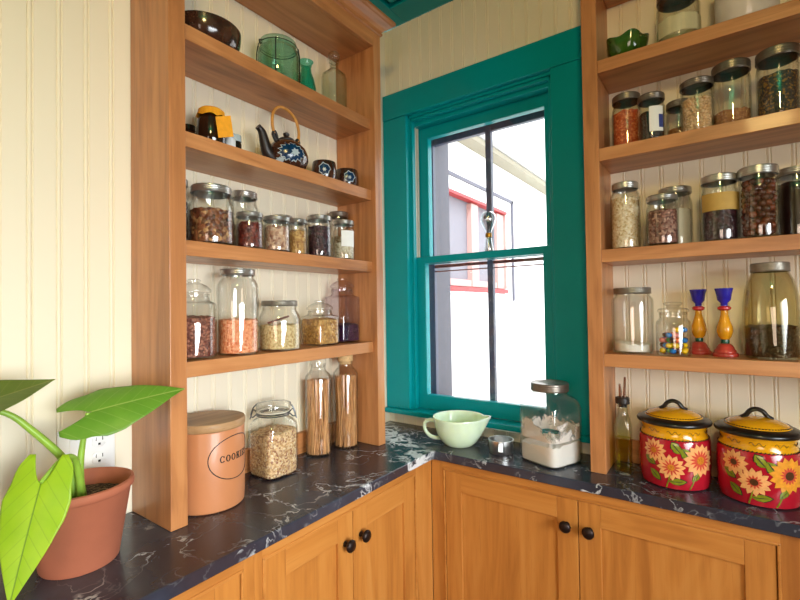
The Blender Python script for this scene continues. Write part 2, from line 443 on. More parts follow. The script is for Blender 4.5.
# ------------------------------------------------------------------ base cabinets
def door(par, u0, u1, z0, z1, place, knob_u, matv, mats, panelmat):
    """place(u, d, z) maps along-wall, outward and height to local xyz; d = 0 is the face-frame plane"""
    def bx(mb, a0, a1, d0, d1, b0, b1, bev=0.0):
        p, q = place(a0, d0, b0), place(a1, d1, b1)
        mb.box(min(p[0], q[0]), max(p[0], q[0]), min(p[1], q[1]), max(p[1], q[1]), b0, b1, bev=bev)
    m = MB(); st, rl = .058, .062
    bx(m, u0+st-.006, u1-st+.006, -.018, -.009, z0+rl-.006, z1-rl+.006)
    d = m.obj('door', panelmat, par, smooth=False)
    for a, b in ((u0, u0+st), (u1-st, u1)):
        m = MB(); bx(m, a, b, -.022, -.001, z0, z1, .0012); m.obj('door_stile', matv, d, smooth=False)
    for a, b in ((z1-rl, z1), (z0, z0+rl)):
        m = MB(); bx(m, u0+st, u1-st, -.022, -.0012, a, b, .0012); m.obj('door_rail', mats, d, smooth=False)
    if knob_u is not None:
        k = MB().lathe([(0.0062, -.002), (.0078, .0), (.0068, .003), (.0052, .008), (.0065, .013), (.0135, .0165), (.0165, .0205), (.0160, .0245), (.0115, .0285), (.0, .0300)], 24)
        m = MB(); vs = []
        for v in k.v:
            a, b, dd = v.x, v.y, v.z; vs.append(Vector(place(knob_u+a, dd, z1-.074+b)))
        m.add(vs, k.f); kn = m.obj('knob', BRONZE, d); kn['label'] = 'round dark bronze knob'
    return d
def cabinet(label, loc, u0, u1, openings, place, lo, depth, frame_v, frame_h, panelmat):
    """openings: list of (u0, u1, [split], knobs)"""
    t = thing('base_cabinet', label, 'cabinet', loc, 'cherry base cabinets under the worktop')
    def bx(mb, a0, a1, d0, d1, b0, b1, bev=0.0):
        p, q = place(a0, d0, b0), place(a1, d1, b1)
        mb.box(min(p[0], q[0]), max(p[0], q[0]), min(p[1], q[1]), max(p[1], q[1]), b0, b1, bev=bev)
    top, ot, ob = -ct-.0005, -.056, -.80
    m = MB(); bx(m, u0, u1, -depth+.001, -.024, -.81, top); bx(m, u0, u1, -depth+.001, -.07, -.9135, -.81); m.obj('carcass', panelmat, t, smooth=False)
    edges = [u0]+[e for o in openings for e in o[:2]]+[u1]
    for i in range(0, len(edges), 2):
        if edges[i+1]-edges[i] > .002:
            m = MB(); bx(m, edges[i], edges[i+1], -.024, 0, -.81, top, .0008); m.obj('stile', frame_v, t, smooth=False)
    for o in openings:
        for z_, w_ in ((ot, top), (-.81, ob)):
            m = MB(); bx(m, o[0], o[1], -.024, -.0002, z_, w_); m.obj('rail', frame_h, t, smooth=False)
    b = .0065
    for o in openings:
        m = MB(); bx(m, o[0], o[1], -.02, .0028, ot-b, ot+.0005, .002); bx(m, o[0], o[0]+b, -.02, .0028, ob, ot, .002); bx(m, o[1]-b, o[1], -.02, .0028, ob, ot, .002)
        m.obj('bead_trim', frame_h, t, smooth=False)
    for a, c, splits, knobs in openings:
        e = [a+b+.0015]+[x for s in splits for x in (s-.0012, s+.0012)]+[c-b-.0015]
        for i in range(0, len(e), 2): door(t, e[i], e[i+1], ob+.003, ot-b-.0015, place, knobs[i//2], frame_v, frame_h, panelmat)
    return t
# left run: along y, outward is +x; local origin on the wall line
pl = lambda u, d, z: (.357+d, u, z)
cabinet('cherry base cabinet along the left wall, beyond a wide stile from the potted plant', (0, 0, Z0), -2.05, -.962, [(-1.95, -.988, [-1.47], [-1.50, -1.44])], pl, 0, .356, DZ, DY, DZ)
cabinet('two-door cherry base cabinet under the cookie crock and muesli jar, nearest the corner', (0, 0, Z0), -.9615, -.239, [(-.940, -.336, [-.643], [-.676, -.612])], pl, 0, .356, DZ, DY, DZ)
pr = lambda u, d, z: (u, -.2376-d, z)
cabinet('wide cherry base cabinet below the window and red flowered canisters', (0, 0, Z0), .3575, 2.19, [(.404, 1.283, [.843], [.812, .874]), (1.345, 2.15, [1.748], [1.717, 1.779])], pr, 0, .2366, DZ, DX, DZ)

# ------------------------------------------------------------------ shelving units
SL = {1: 1.1732, 2: .9159, 3: .6572, 4: .3697}
SR = {1: 1.2047, 2: .9461, 3: .6500, 4: .3482}
TH = .037
u = thing('shelving_unit', 'cherry wall shelving with crown moulding, on the worktop against the left wall', 'shelving', (0, -.665, Z0), 'cherry shelving units')
def U(name, mat, mb, dy=.665):
    for v in mb.v: v.y += dy
    return mb.obj(name, mat, u, smooth=False)
ya, yb, yc, yd = -1.0539, -1.0147, -.3156, -.2764
for y0, y1 in ((ya, yb), (yc, yd)): U('side_panel', WZ, MB().box(.001, .188, y0, y1, .0005, 1.50, bev=.0015))
for k in (4, 3, 2, 1): U('shelf', WY, MB().box(.001, .1687, yb+.0004, yc-.0004, SL[k]-TH, SL[k], bev=.0015))
U('top_panel', WY, MB().box(.001, .170, yb+.0004, yc-.0004, 1.436, 1.46))
U('header', WY, MB().box(.170, .1875, yb+.0004, yc-.0004, 1.436, 1.50, bev=.001))
U('back_rail', WY, MB().box(.001, .018, yb+.0004, yc-.0004, .0005, .070, bev=.001))
m = MB(); vs = []; fs = []
prof = [(.000, 1.488), (.006, 1.490), (.007, 1.497), (.004, 1.501), (.006, 1.506), (.014, 1.514), (.026, 1.521), (.034, 1.525), (.037, 1.529), (.042, 1.533), (.043, 1.540), (.040, 1.546)]
for d, z in prof:
    vs += [(.001, ya-d, z), (.188+d, ya-d, z), (.188+d, yd+d, z), (.001, yd+d, z)]
for j in range(len(prof)-1):
    for i in range(4): fs.append((j*4+i, j*4+(i+1) % 4, j*4+4+(i+1) % 4, j*4+4+i))
fs += [(3, 2, 1, 0), tuple(range(4*len(prof)-4, 4*len(prof)))]
m.add(vs, fs); U('crown_moulding', WY, m)

u = thing('shelving_unit', 'cherry wall shelving on the worktop right of the teal window', 'shelving', (1.4, 0, Z0), 'cherry shelving units')
def V(name, mat, mb):
    for v in mb.v: v.x -= 1.4
    return mb.obj(name, mat, u, smooth=False)
xa, xb, xc = .8635, .9057, 2.0
V('side_panel', WZ, MB().box(xa, xb, -.1671, -.001, .0005, 1.56, bev=.0015)); V('side_panel', WZ, MB().box(xc, xc+.042, -.1671, -.001, .0005, 1.56, bev=.0015))
for k in (4, 3, 2, 1): V('shelf', WX, MB().box(xb+.0004, xc-.0004, -.1665, -.001, SR[k]-TH, SR[k], bev=.0015))
V('top_panel', WX, MB().box(xb+.0004, xc-.0004, -.1665, -.001, 1.446, 1.484, bev=.0015))
V('back_rail', WX, MB().box(xb+.0004, xc-.0004, -.018, -.001, .0005, .069, bev=.001))

# ------------------------------------------------------------------ jars
def shell(outer, t=.0028, tb=.005):
    """closed wall from an outer profile (r, z[, n]) bottom to top, open mouth"""
    o = list(outer); inner = []
    for p in reversed(o):
        inner.append((max(p[0]-t, .001),)+tuple([max(p[1], tb)])+tuple(p[2:]))
    return [(.0005, o[0][1])+tuple(o[0][2:])]+o+inner+[(.0005, tb)+tuple(o[0][2:])]
def masonprof(r, h, neck=.80, foot=.93, sh=.70, n=2):
    """body, shoulder and threaded neck"""
    s0 = h*sh; s1 = min(h-.022, s0+max(.018, r*.5))
    return [(r*foot, 0, n), (r*.985, .004, n), (r, .012, n), (r, s0, n), (r*(neck+(1-neck)*.85), s0+(s1-s0)*.35), (r*(neck+(1-neck)*.4), s0+(s1-s0)*.72), (r*neck, s1), (r*neck, h-.010), (r*neck, h-.004)]
def metal_lid(par, r, z0, z1, mat, ridged=True, disk=None):
    R = r+.0026
    pr_ = [(R, z0), (R+.0008, z0+.0015)]
    n = 3 if ridged else 1; dz = (z1-z0-.004)/n
    for i in range(n):
        a = z0+.002+i*dz
        pr_ += [(R, a+dz*.15), (R+.0007, a+dz*.5), (R, a+dz*.85)]
    pr_ += [(R, z1-.0015), (R-.0015, z1), (R-.006, z1), (R-.006, z1-.0008)]
    inner = [(r+.001, z1-.0012), (r+.001, z0)]
    band = MB().lathe(pr_+inner, 40, closed=True).obj('lid_band', mat, par)
    MB().lathe([(.0, z1-.0022), (R-.0064, z1-.0022), (R-.0064, z1-.0009), (r*.62, z1-.0007), (r*.6, z1-.0013), (0, z1-.0013)], 40).obj('lid_disk', disk or mat, par)
    return band
def fill_obj(name, label, cat, loc, prof, top, mat, jig=.003, n=2, rot=0, group=None, tilt=(0, 0), R=None, seg=48, tw=.0028):
    """loose food following the inside of its jar up to `top` (a mounded surface)"""
    g = .0008; pts = []
    rin = None
    for i in range(len(prof)):
        r, z = prof[i][0], prof[i][1]; e = prof[i][2] if len(prof[i]) > 2 else 2
        if z >= top: break
        pts.append((r-tw-g, max(z, .0058), e))
    # radius at top by interpolation
    for i in range(len(prof)-1):
        if prof[i][1] <= top <= prof[i+1][1]:
            k = (top-prof[i][1])/max(1e-6, prof[i+1][1]-prof[i][1]); rt_ = prof[i][0]+(prof[i+1][0]-prof[i][0])*k-tw-g; break
    else: rt_ = pts[-1][0]
    e = pts[-1][2]; full = [(.0005, .0058, pts[0][2])]+pts
    zl = pts[-1][1]; k = max(1, int((top-zl)/.006))
    for i in range(1, k+1): full.append((pts[-1][0]+(rt_-pts[-1][0])*i/k, zl+(top-zl)*i/k, e))
    for f, dz in ((.9, .002), (.7, .003), (.45, .004), (.2, .0045), (.005, .005)): full.append((rt_*f, top+dz, e))
    rnd = random.Random(hash(name) % 97 + int(top*1e4))
    ph = [rnd.uniform(0, 6) for _ in range(6)]
    def J(x, y, z):
        if z < top-.004: return 0
        return jig*(.5*math.sin(x*120+ph[0])*math.cos(y*100+ph[1])+.5*math.sin(x*260+y*210+ph[2]))+tilt[0]*x+tilt[1]*y
    o = MB().lathe(full, seg, rot=rot, jig=J).obj(name, mat, None, loc)
    return tag(o, label, cat, group, 'stuff')
def jar(label, x, y, zb, r, h, lid=STEEL, neck=.80, lidh=.019, gl=GL, group=None, fill=None, n=2, sh=.70, foot=.93, disk=None, flat=True, rz=0):
    loc = (x, y, Z0+zb+.0006)
    t = thing('storage_jar', label, 'jar', loc, group, rz)
    p = masonprof(r, h, neck, foot, sh, n)
    MB().lathe(shell(p), 48).obj('jar_body', gl, t)
    metal_lid(t, r*neck, h-lidh, h, lid, disk=disk)
    if fill:
        nm, lb, cat, frac, mat = fill[:5]
        fill_obj(nm, lb, cat, loc, p, h*frac, mat, *(fill[5:]))
    t['prof'] = ''
    del t['prof']
    return t, p

def pieces(name, label, cat, loc, R, z0, z1, size, mats, squash=(1, 1, .8), seed=1, core=None, group=None, top=True, tight=1.75):
    """countless bigger pieces: one mesh, laid against the glass and over the top"""
    rnd = random.Random(seed); mb = MB(); d = size*tight
    rows = max(1, int((z1-z0)/(d*.86)))
    for j in range(rows):
        z = z0+size+(z1-z0-2*size)*j/max(1, rows-1)
        n = int(2*PI*(R-size)/d)
        for i in range(n):
            a = 2*PI*(i+.5*(j % 2)+rnd.uniform(-.18, .18))/n
            rr = R-size*1.05-rnd.uniform(0, size*.3)
            rot = Matrix.Rotation(rnd.uniform(0, 6), 3, Vector((rnd.gauss(0, 1), rnd.gauss(0, 1), rnd.gauss(0, 1))).normalized())
            k = size*rnd.uniform(.88, 1.0)
            mb.blob((rr*math.cos(a), rr*math.sin(a), z+rnd.uniform(-.2, .2)*size), k*squash[0], k*squash[1], k*squash[2], rnd.randrange(len(mats)), 2, rot)
    if top:
        q = R-size*2.6; step = d
        ix = int(q/step)+1
        for a in range(-ix, ix+1):
            for b in range(-ix, ix+1):
                x, y = a*step+rnd.uniform(-.2, .2)*size, b*step+rnd.uniform(-.2, .2)*size
                if x*x+y*y > q*q: continue
                mb.blob((x, y, z1-size+rnd.uniform(-.1, .5)*size), size*squash[0], size*squash[1], size*squash[2], rnd.randrange(len(mats)), 1)
    if core: mb.lathe([(.0005, z0+.001), (R-size*1.7, z0+.001), (R-size*1.7, z1-size*1.2), (.0005, z1-size*1.2)], 24, mi=0)
    o = mb.obj(name, mats, None, loc)
    return tag(o, label, cat, group, 'stuff')

NUTS = grains('mixed_nuts', [(92, 44, 28), (150, 92, 58), (60, 30, 22), (196, 150, 100)], 110, .4)
BEAN = grains('red_beans', [(104, 36, 28), (70, 24, 22), (140, 64, 48), (88, 30, 26)], 130, .3)
PINTO = grains('speckled_beans', [(206, 170, 140), (176, 130, 104), (226, 200, 176), (150, 104, 84)], 120, .4)
TANSEED = grains('tan_seeds', [(186, 140, 76), (150, 100, 50), (210, 170, 104)], 160, .5)
DARKFR = grains('dark_berries', [(40, 20, 34), (58, 26, 44), (26, 14, 24), (78, 40, 52)], 120, .3)
WHITESEED = grains('pale_seeds', [(222, 214, 190), (196, 180, 148), (236, 230, 214), (160, 140, 106)], 170, .5)
REDQ = grains('red_quinoa', [(104, 48, 36), (140, 78, 58), (84, 36, 30), (186, 124, 100)], 220, .55)
LENT = grains('red_lentils', [(246, 168, 120), (238, 148, 100), (250, 192, 150), (222, 118, 70)], 220, .55)
LENT2 = grains('coral_lentils', [(214, 94, 44), (196, 78, 36), (236, 140, 84)], 190, .5)
OATS = grains('steel_cut_oats', [(220, 196, 140), (232, 212, 164), (186, 150, 92)], 240, .6)
GRAN = grains('granola', [(206, 154, 80), (140, 92, 42), (236, 192, 118), (176, 122, 60)], 170, .55)
MUES = grains('muesli', [(238, 206, 158), (222, 180, 128), (248, 226, 188), (160, 100, 74), (204, 160, 110)], 200, .6)
BLUEB = grains('dried_blueberries', [(44, 24, 52), (70, 34, 78), (30, 18, 40)], 110, .35)
BLACKB = grains('black_beans', [(24, 20, 28), (36, 30, 40), (16, 14, 20)], 130, .25)
SPECK = grains('speckled_lentils', [(110, 56, 46), (170, 120, 104), (78, 36, 34), (200, 160, 140), (92, 44, 40)], 180, .5)
RICE = grains('pale_rice', [(238, 220, 186), (226, 200, 156), (250, 240, 220), (206, 176, 128)], 190, .5)
TEA = grains('loose_tea', [(46, 40, 36), (70, 58, 42), (30, 28, 28), (58, 50, 60), (150, 110, 40)], 240, .6)
BROWNS = grains('brown_grain', [(166, 108, 60), (190, 136, 84), (140, 84, 46)], 260, .5)
COFFEE = grains('coffee_beans', [(66, 42, 34), (48, 30, 26), (86, 58, 46), (40, 26, 24)], 150, .35)
PRUNE = plain('dark_red_fruit', (78, 34, 26), .22, var=.35, vs=60, coat=.3)
PRUNE2 = plain('amber_red_fruit', (112, 52, 30), .22, var=.35, vs=60, coat=.3)
CHICK = plain('chickpea', (222, 184, 138), .5, var=.12, vs=80)
CHICK2 = plain('chickpea_pale', (234, 202, 162), .5, var=.1, vs=80)
SPAG = plain('wholewheat_spaghetti', (224, 172, 116), .55, var=.14, vs=30)
SPAG2 = plain('wholewheat_spaghetti_dark', (196, 140, 88), .55, var=.14, vs=30)

G3 = 'jars on the third shelf of the left unit'
G4 = 'jars on the lowest shelf of the left unit'
s = SL[3]
jar('slim dark jar half hidden by the left upright, third shelf down', .033, -.952, s, .0275, .178, group=G3, fill=('dried_fruit', 'dark dried fruit in the jar behind the left upright', 'dried fruit', .66, DARKFR))
jar('squat wide metal-lidded jar of mixed nuts at left of the left third shelf', .112, -.905, s, .056, .153, neck=.84, lidh=.019, group=G3, sh=.62, fill=('mixed_nuts', 'reddish mixed nuts filling the squat wide jar', 'nuts', .58, NUTS))
jar('metal-lidded jar standing behind the jar of red beans, left unit', .042, -.757, s, .0405, .180, neck=.86, group=G3, fill=('pale_grain', 'pale grain in the jar behind the red beans', 'grain', .45, WHITESEED))
jar('small tin-lidded jar of dark red beans, left unit', .125, -.798, s, .0362, .101, neck=.92, group=G3, lidh=.013, sh=.74, fill=('red_beans', 'dark red beans filling a small tin-lidded jar', 'beans', .71, BEAN))
jar('small tin-lidded jar of pinkish speckled beans, left unit', .125, -.705, s, .0384, .104, neck=.93, group=G3, lidh=.013, sh=.74, fill=('speckled_beans', 'pinkish speckled beans in a small jar', 'beans', .71, PINTO))
jar('jar behind the pinkish speckled beans with only its lid standing clear', .044, -.617, s, .0335, .132, neck=.9, group=G3, fill=('golden_grain', 'golden grain in the jar behind the speckled beans', 'grain', .6, TANSEED))
jar('narrow tin-lidded jar of tan seeds beside the purple-black berries', .112, -.614, s, .0305, .112, neck=.92, group=G3, lidh=.012, fill=('tan_seeds', 'tan seeds in the narrow tin-lidded jar', 'seeds', .66, TANSEED))
jar('jar of purple-black dried berries with a silver lid, left unit', .125, -.533, s, .0392, .134, neck=.93, group=G3, lidh=.015, sh=.76, fill=('dried_berries', 'purple-black dried berries filling a silver-lidded jar', 'dried fruit', .73, DARKFR))
jt, _ = jar('silver-lidded jar of pale seeds with a white label, at right of the third shelf', .12, -.410, s, .0378, .138, neck=.86, group=G3, lidh=.015, fill=('pale_seeds', 'pale seeds in the white-labelled jar', 'seeds', .42, WHITESEED))
jar('brown-lidded jar peeking over the white-labelled jar of pale seeds', .046, -.357, s, .0365, .186, lid=DKMET, neck=.88, group=G3, fill=('pale_flakes', 'pale flakes in the brown-lidded jar behind', 'grain', .5, WHITESEED))
def wrap_label(par, name, R, a0, a1, z0, z1, mat, zn=1, th=.0004):
    vs = []; fs = []; n = 10
    for i in range(n+1):
        a = a0+(a1-a0)*i/n
        for rr in (R+.0003, R+.0003+th):
            for z in (z0, z1): vs.append((rr*math.cos(a), rr*math.sin(a), z))
    for i in range(n):
        b = i*4; c = b+4
        fs += [(b, c, c+1, b+1), (b+2, b+3, c+3, c+2), (b+1, c+1, c+3, b+3), (b, b+2, c+2, c)]
    fs += [(0, 1, 3, 2), (n*4, n*4+2, n*4+3, n*4+1)]
    return mk(name, vs, fs, mat, par, smooth=True)
wrap_label(jt, 'label', .0378, -1.05, .25, .045, .10, PAPER)

# lowest shelf, left unit
def knob_lid(par, rn, z, mat, rk=.020, hk=.03, dome=True):
    """ground-glass stopper: flange, dome, button"""
    MB().lathe([(.0005, z-.012), (rn-.004, z-.012), (rn-.0035, z-.001), (rn+.003, z), (rn+.0045, z+.002), (rn+.0045, z+.007), (rn+.002, z+.010), (rn*.86, z+hk*.50), (rn*.60, z+hk*.66), (rn*.40, z+hk*.72), (rn*.36, z+hk*.77), (rn*.46, z+hk*.84), (rn*.46, z+hk*.92), (rn*.36, z+hk), (.0005, z+hk+.001)], 40).obj('glass_lid', mat, par)
s = SL[4]
def apoth(label, x, y, r, h, neck, bodyh, n, rz, gl, fill, neckn=2, rk=.02, hk=.03, group=G4):
    loc = (x, y, Z0+s+.0006); t = thing('glass_lid_jar', label, 'jar', loc, group, rz)
    p = [(r*.93, 0, n), (r*.99, .004, n), (r, .012, n), (r, bodyh-.008, n), (r*.97, bodyh-.003, n), (r*.9, bodyh, n if n == 2 else 3), (r*neck+.003, bodyh+.003), (r*neck, bodyh+.008), (r*neck, h-hk-.004), (r*neck+.002, h-hk-.002)]
    MB().lathe(shell(p), 48).obj('jar_body', gl, t); knob_lid(t, r*neck-.0005, h-hk+.0015, gl, rk, hk)
    loc2 = loc
    o = fill_obj(fill[0], fill[1], fill[2], loc2, p, fill[3], fill[4]); o.rotation_euler[2] = rz
    return t
apoth('glass-stoppered jar of dark red quinoa at left of the left unit shelf', .1, -.948, .0535, .198, .70, .140, 2, 0, GL, ('red_quinoa', 'dark red quinoa half filling the stoppered jar', 'grain', .102, REDQ), rk=.034, hk=.034)
jar('tall mason jar with metal lid, one third full of orange lentils', .11, -.827, s, .0546, .231, neck=.78, group=G4, lidh=.017, sh=.78, fill=('orange_lentils', 'orange lentils filling a third of the tall mason jar', 'lentils', .40, LENT))
ot, op = jar('squat wide white-lidded jar half full of oats', .11, -.685, s, .0620, .146, lid=OLDMET, disk=WHITELID, neck=.80, lidh=.016, group=G4, sh=.60, foot=.78, fill=('oats', 'cream oats half filling the squat white-lidded jar', 'oats', .50, OATS, .003))
sc = MB().box(-.012, .012, -.034, .03, .0, .004, bev=.0015).obj('wooden_scoop', plain('scoop_wood', (120, 70, 60), .5), None, (.133, -.705, Z0+s+.0895)); sc.rotation_euler = (0.32, -.1, -.75)
tag(sc, 'small brown wooden stick lying on the oats inside the white-lidded jar', 'scoop')
apoth('square glass-stoppered jar full of golden granola', .09, -.500, .0500, .148, .80, .098, 7, 0, GL, ('granola', 'golden granola filling the square stoppered jar', 'granola', .084, GRAN), rk=.031, hk=.032)
apoth('tall lavender-tinted glass-stoppered jar with dried blueberries, by the right upright', .068, -.3665, .0490, .228, .82, .165, 7, 0, GVI, ('dried_blueberries', 'dried blueberries in the base of the lavender jar', 'dried fruit', .062, BLUEB), rk=.032, hk=.034)

# top shelf, left unit
s = SL[1]
def simple(name, label, cat, loc, prof, mat, seg=48, group=None, **k):
    o = MB().lathe(prof, seg, **k).obj(name, mat, None, loc); return tag(o, label, cat, group)
simple('wooden_bowl', 'dark brown glazed bowl at left end of the top shelf', 'bowl', (.092, -.903, Z0+s+.0005),
       [(.0005, 0), (.066, 0), (.070, .004), (.078, .014), (.084, .030), (.0865, .046), (.087, .058), (.0845, .059), (.0835, .046), (.080, .030), (.073, .016), (.062, .009), (.0005, .008)], BROWNGL)
loc = (.09, -.664, Z0+s+.0006); t = thing('bail_jar', 'large aqua glass wire-bail jar on the top shelf', 'jar', loc)
r = .0635
MB().lathe(shell([(r*.92, 0), (r, .008), (r, .098), (r*.96, .110), (r*.86, .118), (r*.84, .124), (r*.86, .128)], .003), 48).obj('jar_body', GAQ, t)
MB().lathe([(.0005, .127), (r*.86, .128), (r*.88, .133), (r*.86, .139), (r*.6, .147), (.0005, .150)], 48).obj('glass_lid', GAQ, t)
w = MB()
for a in (-.80, -2.3, .75): w.tube([(r*1.012*math.cos(a), r*1.012*math.sin(a), z) for z in (.002, .05, .1)]+[(r*.95*math.cos(a), r*.95*math.sin(a), .125)], .0019, 6)
w.tube([(r*.93*math.cos(a), r*.93*math.sin(a), .124) for a in [2*PI*i/32 for i in range(32)]], .0012, 6, closed=True)
w.tube(smoothpath([(.0, -r*.93, .124), (.002, -r*1.12, .118), (.006, -r*1.14, .106), (.008, -r*1.05, .108)]), .0018, 6)
w.obj('bail_wire', plain('iron_wire', (44, 50, 44), .5, .6), t)
o = simple('glass_vase', 'small blue-green glass vase between the aqua jar and clear bottle', 'vase', (.066, -.528, Z0+s+.0006), shell([(.020, 0), (.029, .006), (.034, .03), (.033, .06), (.027, .09), (.019, .112), (.017, .128), (.020, .142), (.025, .150)], .003), GAQ2, closed=False)
loc = (.085, -.413, Z0+s+.0006); t = thing('stopper_bottle', 'tall clear square bottle with a glass stopper, right end of top shelf', 'bottle', loc)
MB().lathe(shell([(.033, 0, 5), (.036, .005, 5), (.036, .135, 5), (.034, .150, 4), (.022, .162), (.0155, .170), (.0150, .188), (.018, .191), (.018, .196)], .003), 40).obj('bottle_body', GBOT, t)
MB().lathe([(.0005, .186), (.0108, .186), (.0112, .197), (.012, .199), (.019, .204), (.021, .212), (.019, .222), (.012, .229), (.0005, .231)], 32).obj('glass_stopper', GBOT, t)

# second shelf, left unit
s = SL[2]
simple('small_jar', 'small dark jar behind the cloth-covered honey jar', 'jar', (.045, -.930, Z0+s+.0005), [(.0005, 0), (.022, 0), (.024, .004), (.024, .042), (.018, .05), (.02, .052), (.02, .064), (.0005, .066)], HONEYJ)
loc = (.115, -.905, Z0+s+.0005); t = thing('honey_jar', 'dark honey jar with an orange cloth cover and hanging tag', 'jar', loc); t.scale = (1.02, 1.02, 1.30)
MB().lathe([(.0005, 0), (.031, 0), (.035, .004), (.036, .02), (.035, .048), (.029, .058), (.028, .064), (.0005, .064)], 40).obj('jar_body', HONEYJ, t)
vs = MB(); prof = []
def frill(x, y, z): return 0.0
m = MB().lathe([(.0005, .0765), (.026, .0755), (.0315, .072), (.0325, .065), (.0355, .058), (.0365, .0575), (.0335, .0645), (.0325, .0648)], 48)
for i, v in enumerate(m.v):
    a = math.atan2(v.y, v.x); rr = math.hypot(v.x, v.y)
    if rr > .034: k = 1+.05*math.sin(a*11); v.x *= k; v.y *= k; v.z += .002*math.sin(a*7)
m.obj('cloth_cover', ORANGEP, t)
tg = MB().box(-.0180, .0180, -.0006, .0006, -.043, .0, bev=.0004)
o = tg.obj('hanging_tag', ORANGEP, t, smooth=False); o.location = (.0500, .0005, .0530); o.rotation_euler = (-.10, -.16, math.radians(58))
for (lb, x, y, r, h) in (('tiny white-topped jar tucked beneath the orange tag', .130, -.860, .0135, .046), ('small dark jar with a pale lid right of the orange tag', .085, -.812, .0150, .066)):
    t = thing('spice_jar', lb, 'jar', (x, y, Z0+s+.0005), 'little jars beside the honey jar')
    MB().lathe([(.0005, 0), (r*.9, 0), (r, .003), (r, h*.62), (r*.85, h*.68), (r*.85, h*.72), (.0005, h*.72)], 28).obj('jar_body', HONEYJ if h > .05 else PAPER, t)
    MB().lathe([(.0005, h*.722), (r*.95, h*.722), (r*.97, h*.74), (r*.97, h*.97), (r*.9, h), (.0005, h)], 28).obj('lid', PALEBL, t)
# teapot
loc = (.095, -.640, Z0+s+.0005); t = thing('teapot', 'dark glazed teapot with blue flower and arched rattan handle', 'teapot', loc); t.scale = (1.16, 1.16, 1.16)
bp = [(.0005, 0), (.034, 0), (.038, .003), (.050, .013), (.0575, .030), (.0580, .044), (.051, .062), (.038, .075), (.026, .082), (.0245, .082)]
MB().lathe(bp+[(.0005, .0815)], 48).obj('body', BROWNGL, t)
MB().lathe([(.0005, .0822), (.025, .0822), (.0255, .0845), (.018, .091), (.007, .094), (.005, .097), (.0085, .101), (.0085, .105), (.004, .108), (.0005, .108)], 36).obj('lid', DKCLAY, t)
MB().tube(smoothpath([(0, -.040, .026), (0, -.060, .036), (.002, -.072, .060), (.004, -.082, .084), (.004, -.094, .094)], 5), [.019-.011*min(1, i/18) for i in range(21)], 16).obj('spout', DKCLAY, t)
lg = MB()
for sg in (-1, 1): lg.tube(smoothpath([(0, sg*.034, .074), (0, sg*.044, .090), (0, sg*.040, .100), (0, sg*.034, .094), (0, sg*.030, .080)], 4), .0042, 8)
lg.obj('lug', DKCLAY, t)
hp = smoothpath([(0, -.041, .094), (0, -.046, .120), (0, -.042, .150), (0, -.022, .170), (0, .008, .170), (0, .034, .152), (0, .044, .122), (0, .041, .094)], 7)
hd = MB().tube(hp, .0040, 10)
hd.obj('handle', RATTAN, t)
def surf_r(prof, z):
    for i in range(len(prof)-1):
        if prof[i][1] <= z <= prof[i+1][1] and prof[i+1][1] > prof[i][1]:
            k = (z-prof[i][1])/(prof[i+1][1]-prof[i][1]); return prof[i][0]+(prof[i+1][0]-prof[i][0])*k
    return prof[-1][0]
def decal(mb, prof, a0, zc, pts, mi, lift=.0006):
    """polygon given as (along, up) metres, laid on a surface of revolution; triangulated about its centroid with refinement"""
    R = surf_r(prof, zc)
    def S(q, w):
        z = zc+w; rr = surf_r(prof, min(max(z, prof[0][1]+1e-4), prof[-1][1]-1e-4))+lift; a = a0+q/R; return (rr*math.cos(a), rr*math.sin(a), z)
    n = len(pts); cx = sum(p[0] for p in pts)/n; cy = sum(p[1] for p in pts)/n
    vs = [S(cx, cy)]; K = 3
    for k in range(1, K+1):
        for p in pts: vs.append(S(cx+(p[0]-cx)*k/K, cy+(p[1]-cy)*k/K))
    fs = [(0, 1+i, 1+(i+1) % n) for i in range(n)]
    for k in range(K-1):
        for i in range(n): a = 1+k*n; b = a+n; fs.append((a+i, b+i, b+(i+1) % n, a+(i+1) % n))
    mb.add(vs, fs, mi)
def spiky(r, n, depth, sx=1, sy=1, seed=0, rot=0):
    rnd = random.Random(seed); out = []
    for i in range(2*n):
        k = r*(1 if i % 2 == 0 else depth)*rnd.uniform(.9, 1.06); a = rot+PI*i/n; out.append((k*math.cos(a)*sx, k*math.sin(a)*sy))
    return out
d = MB()
decal(d, bp, -.42, .040, spiky(.040, 15, .80, 1, .70, 3), 0, .0005); decal(d, bp, -.42, .040, spiky(.036, 15, .80, 1, .68, 3), 1, .0009); decal(d, bp, -.30, .039, spiky(.013, 7, .6, 1, .9, 5), 0, .0013)
for k in range(6): decal(d, bp, -1.15+k*.05, .014+.003*(k % 3), spiky(.009, 5, .5, 1, .6, k), 0, .0009)
d.obj('flower_painting', [PALEBL, COBALT], t)
cup = [(.024, 0), (.031, .002), (.0365, .016), (.0375, .034), (.0355, .054), (.0340, .060)]
cupfull = [(.0005, 0)]+cup+[(.0320, .060), (.0335, .05), (.034, .02), (.028, .008), (.0005, .007)]
for x, y, lb, a in ((.105, -.487, 'glazed brown teacup with blue blossom, beside the teapot', -.75), (.105, -.374, 'glazed brown teacup with blue blossom, by the right upright', -.60)):
    t = thing('teacup', lb, 'cup', (x, y, Z0+s+.0005), 'teacups matching the teapot'); t.scale = (1.12, 1.12, 1.12)
    MB().lathe(cupfull, 40).obj('cup_body', BROWNGL, t)
    d = MB(); decal(d, cup, a, .032, spiky(.020, 7, .85, .95, 1, 2), 0, .0005); decal(d, cup, a, .032, spiky(.0172, 7, .85, .95, 1, 2), 1, .0009); decal(d, cup, a, .030, spiky(.0068, 6, .5, 1, 1, 4), 0, .0013)
    d.obj('blossom_painting', [PALEBL, COBALT], t)

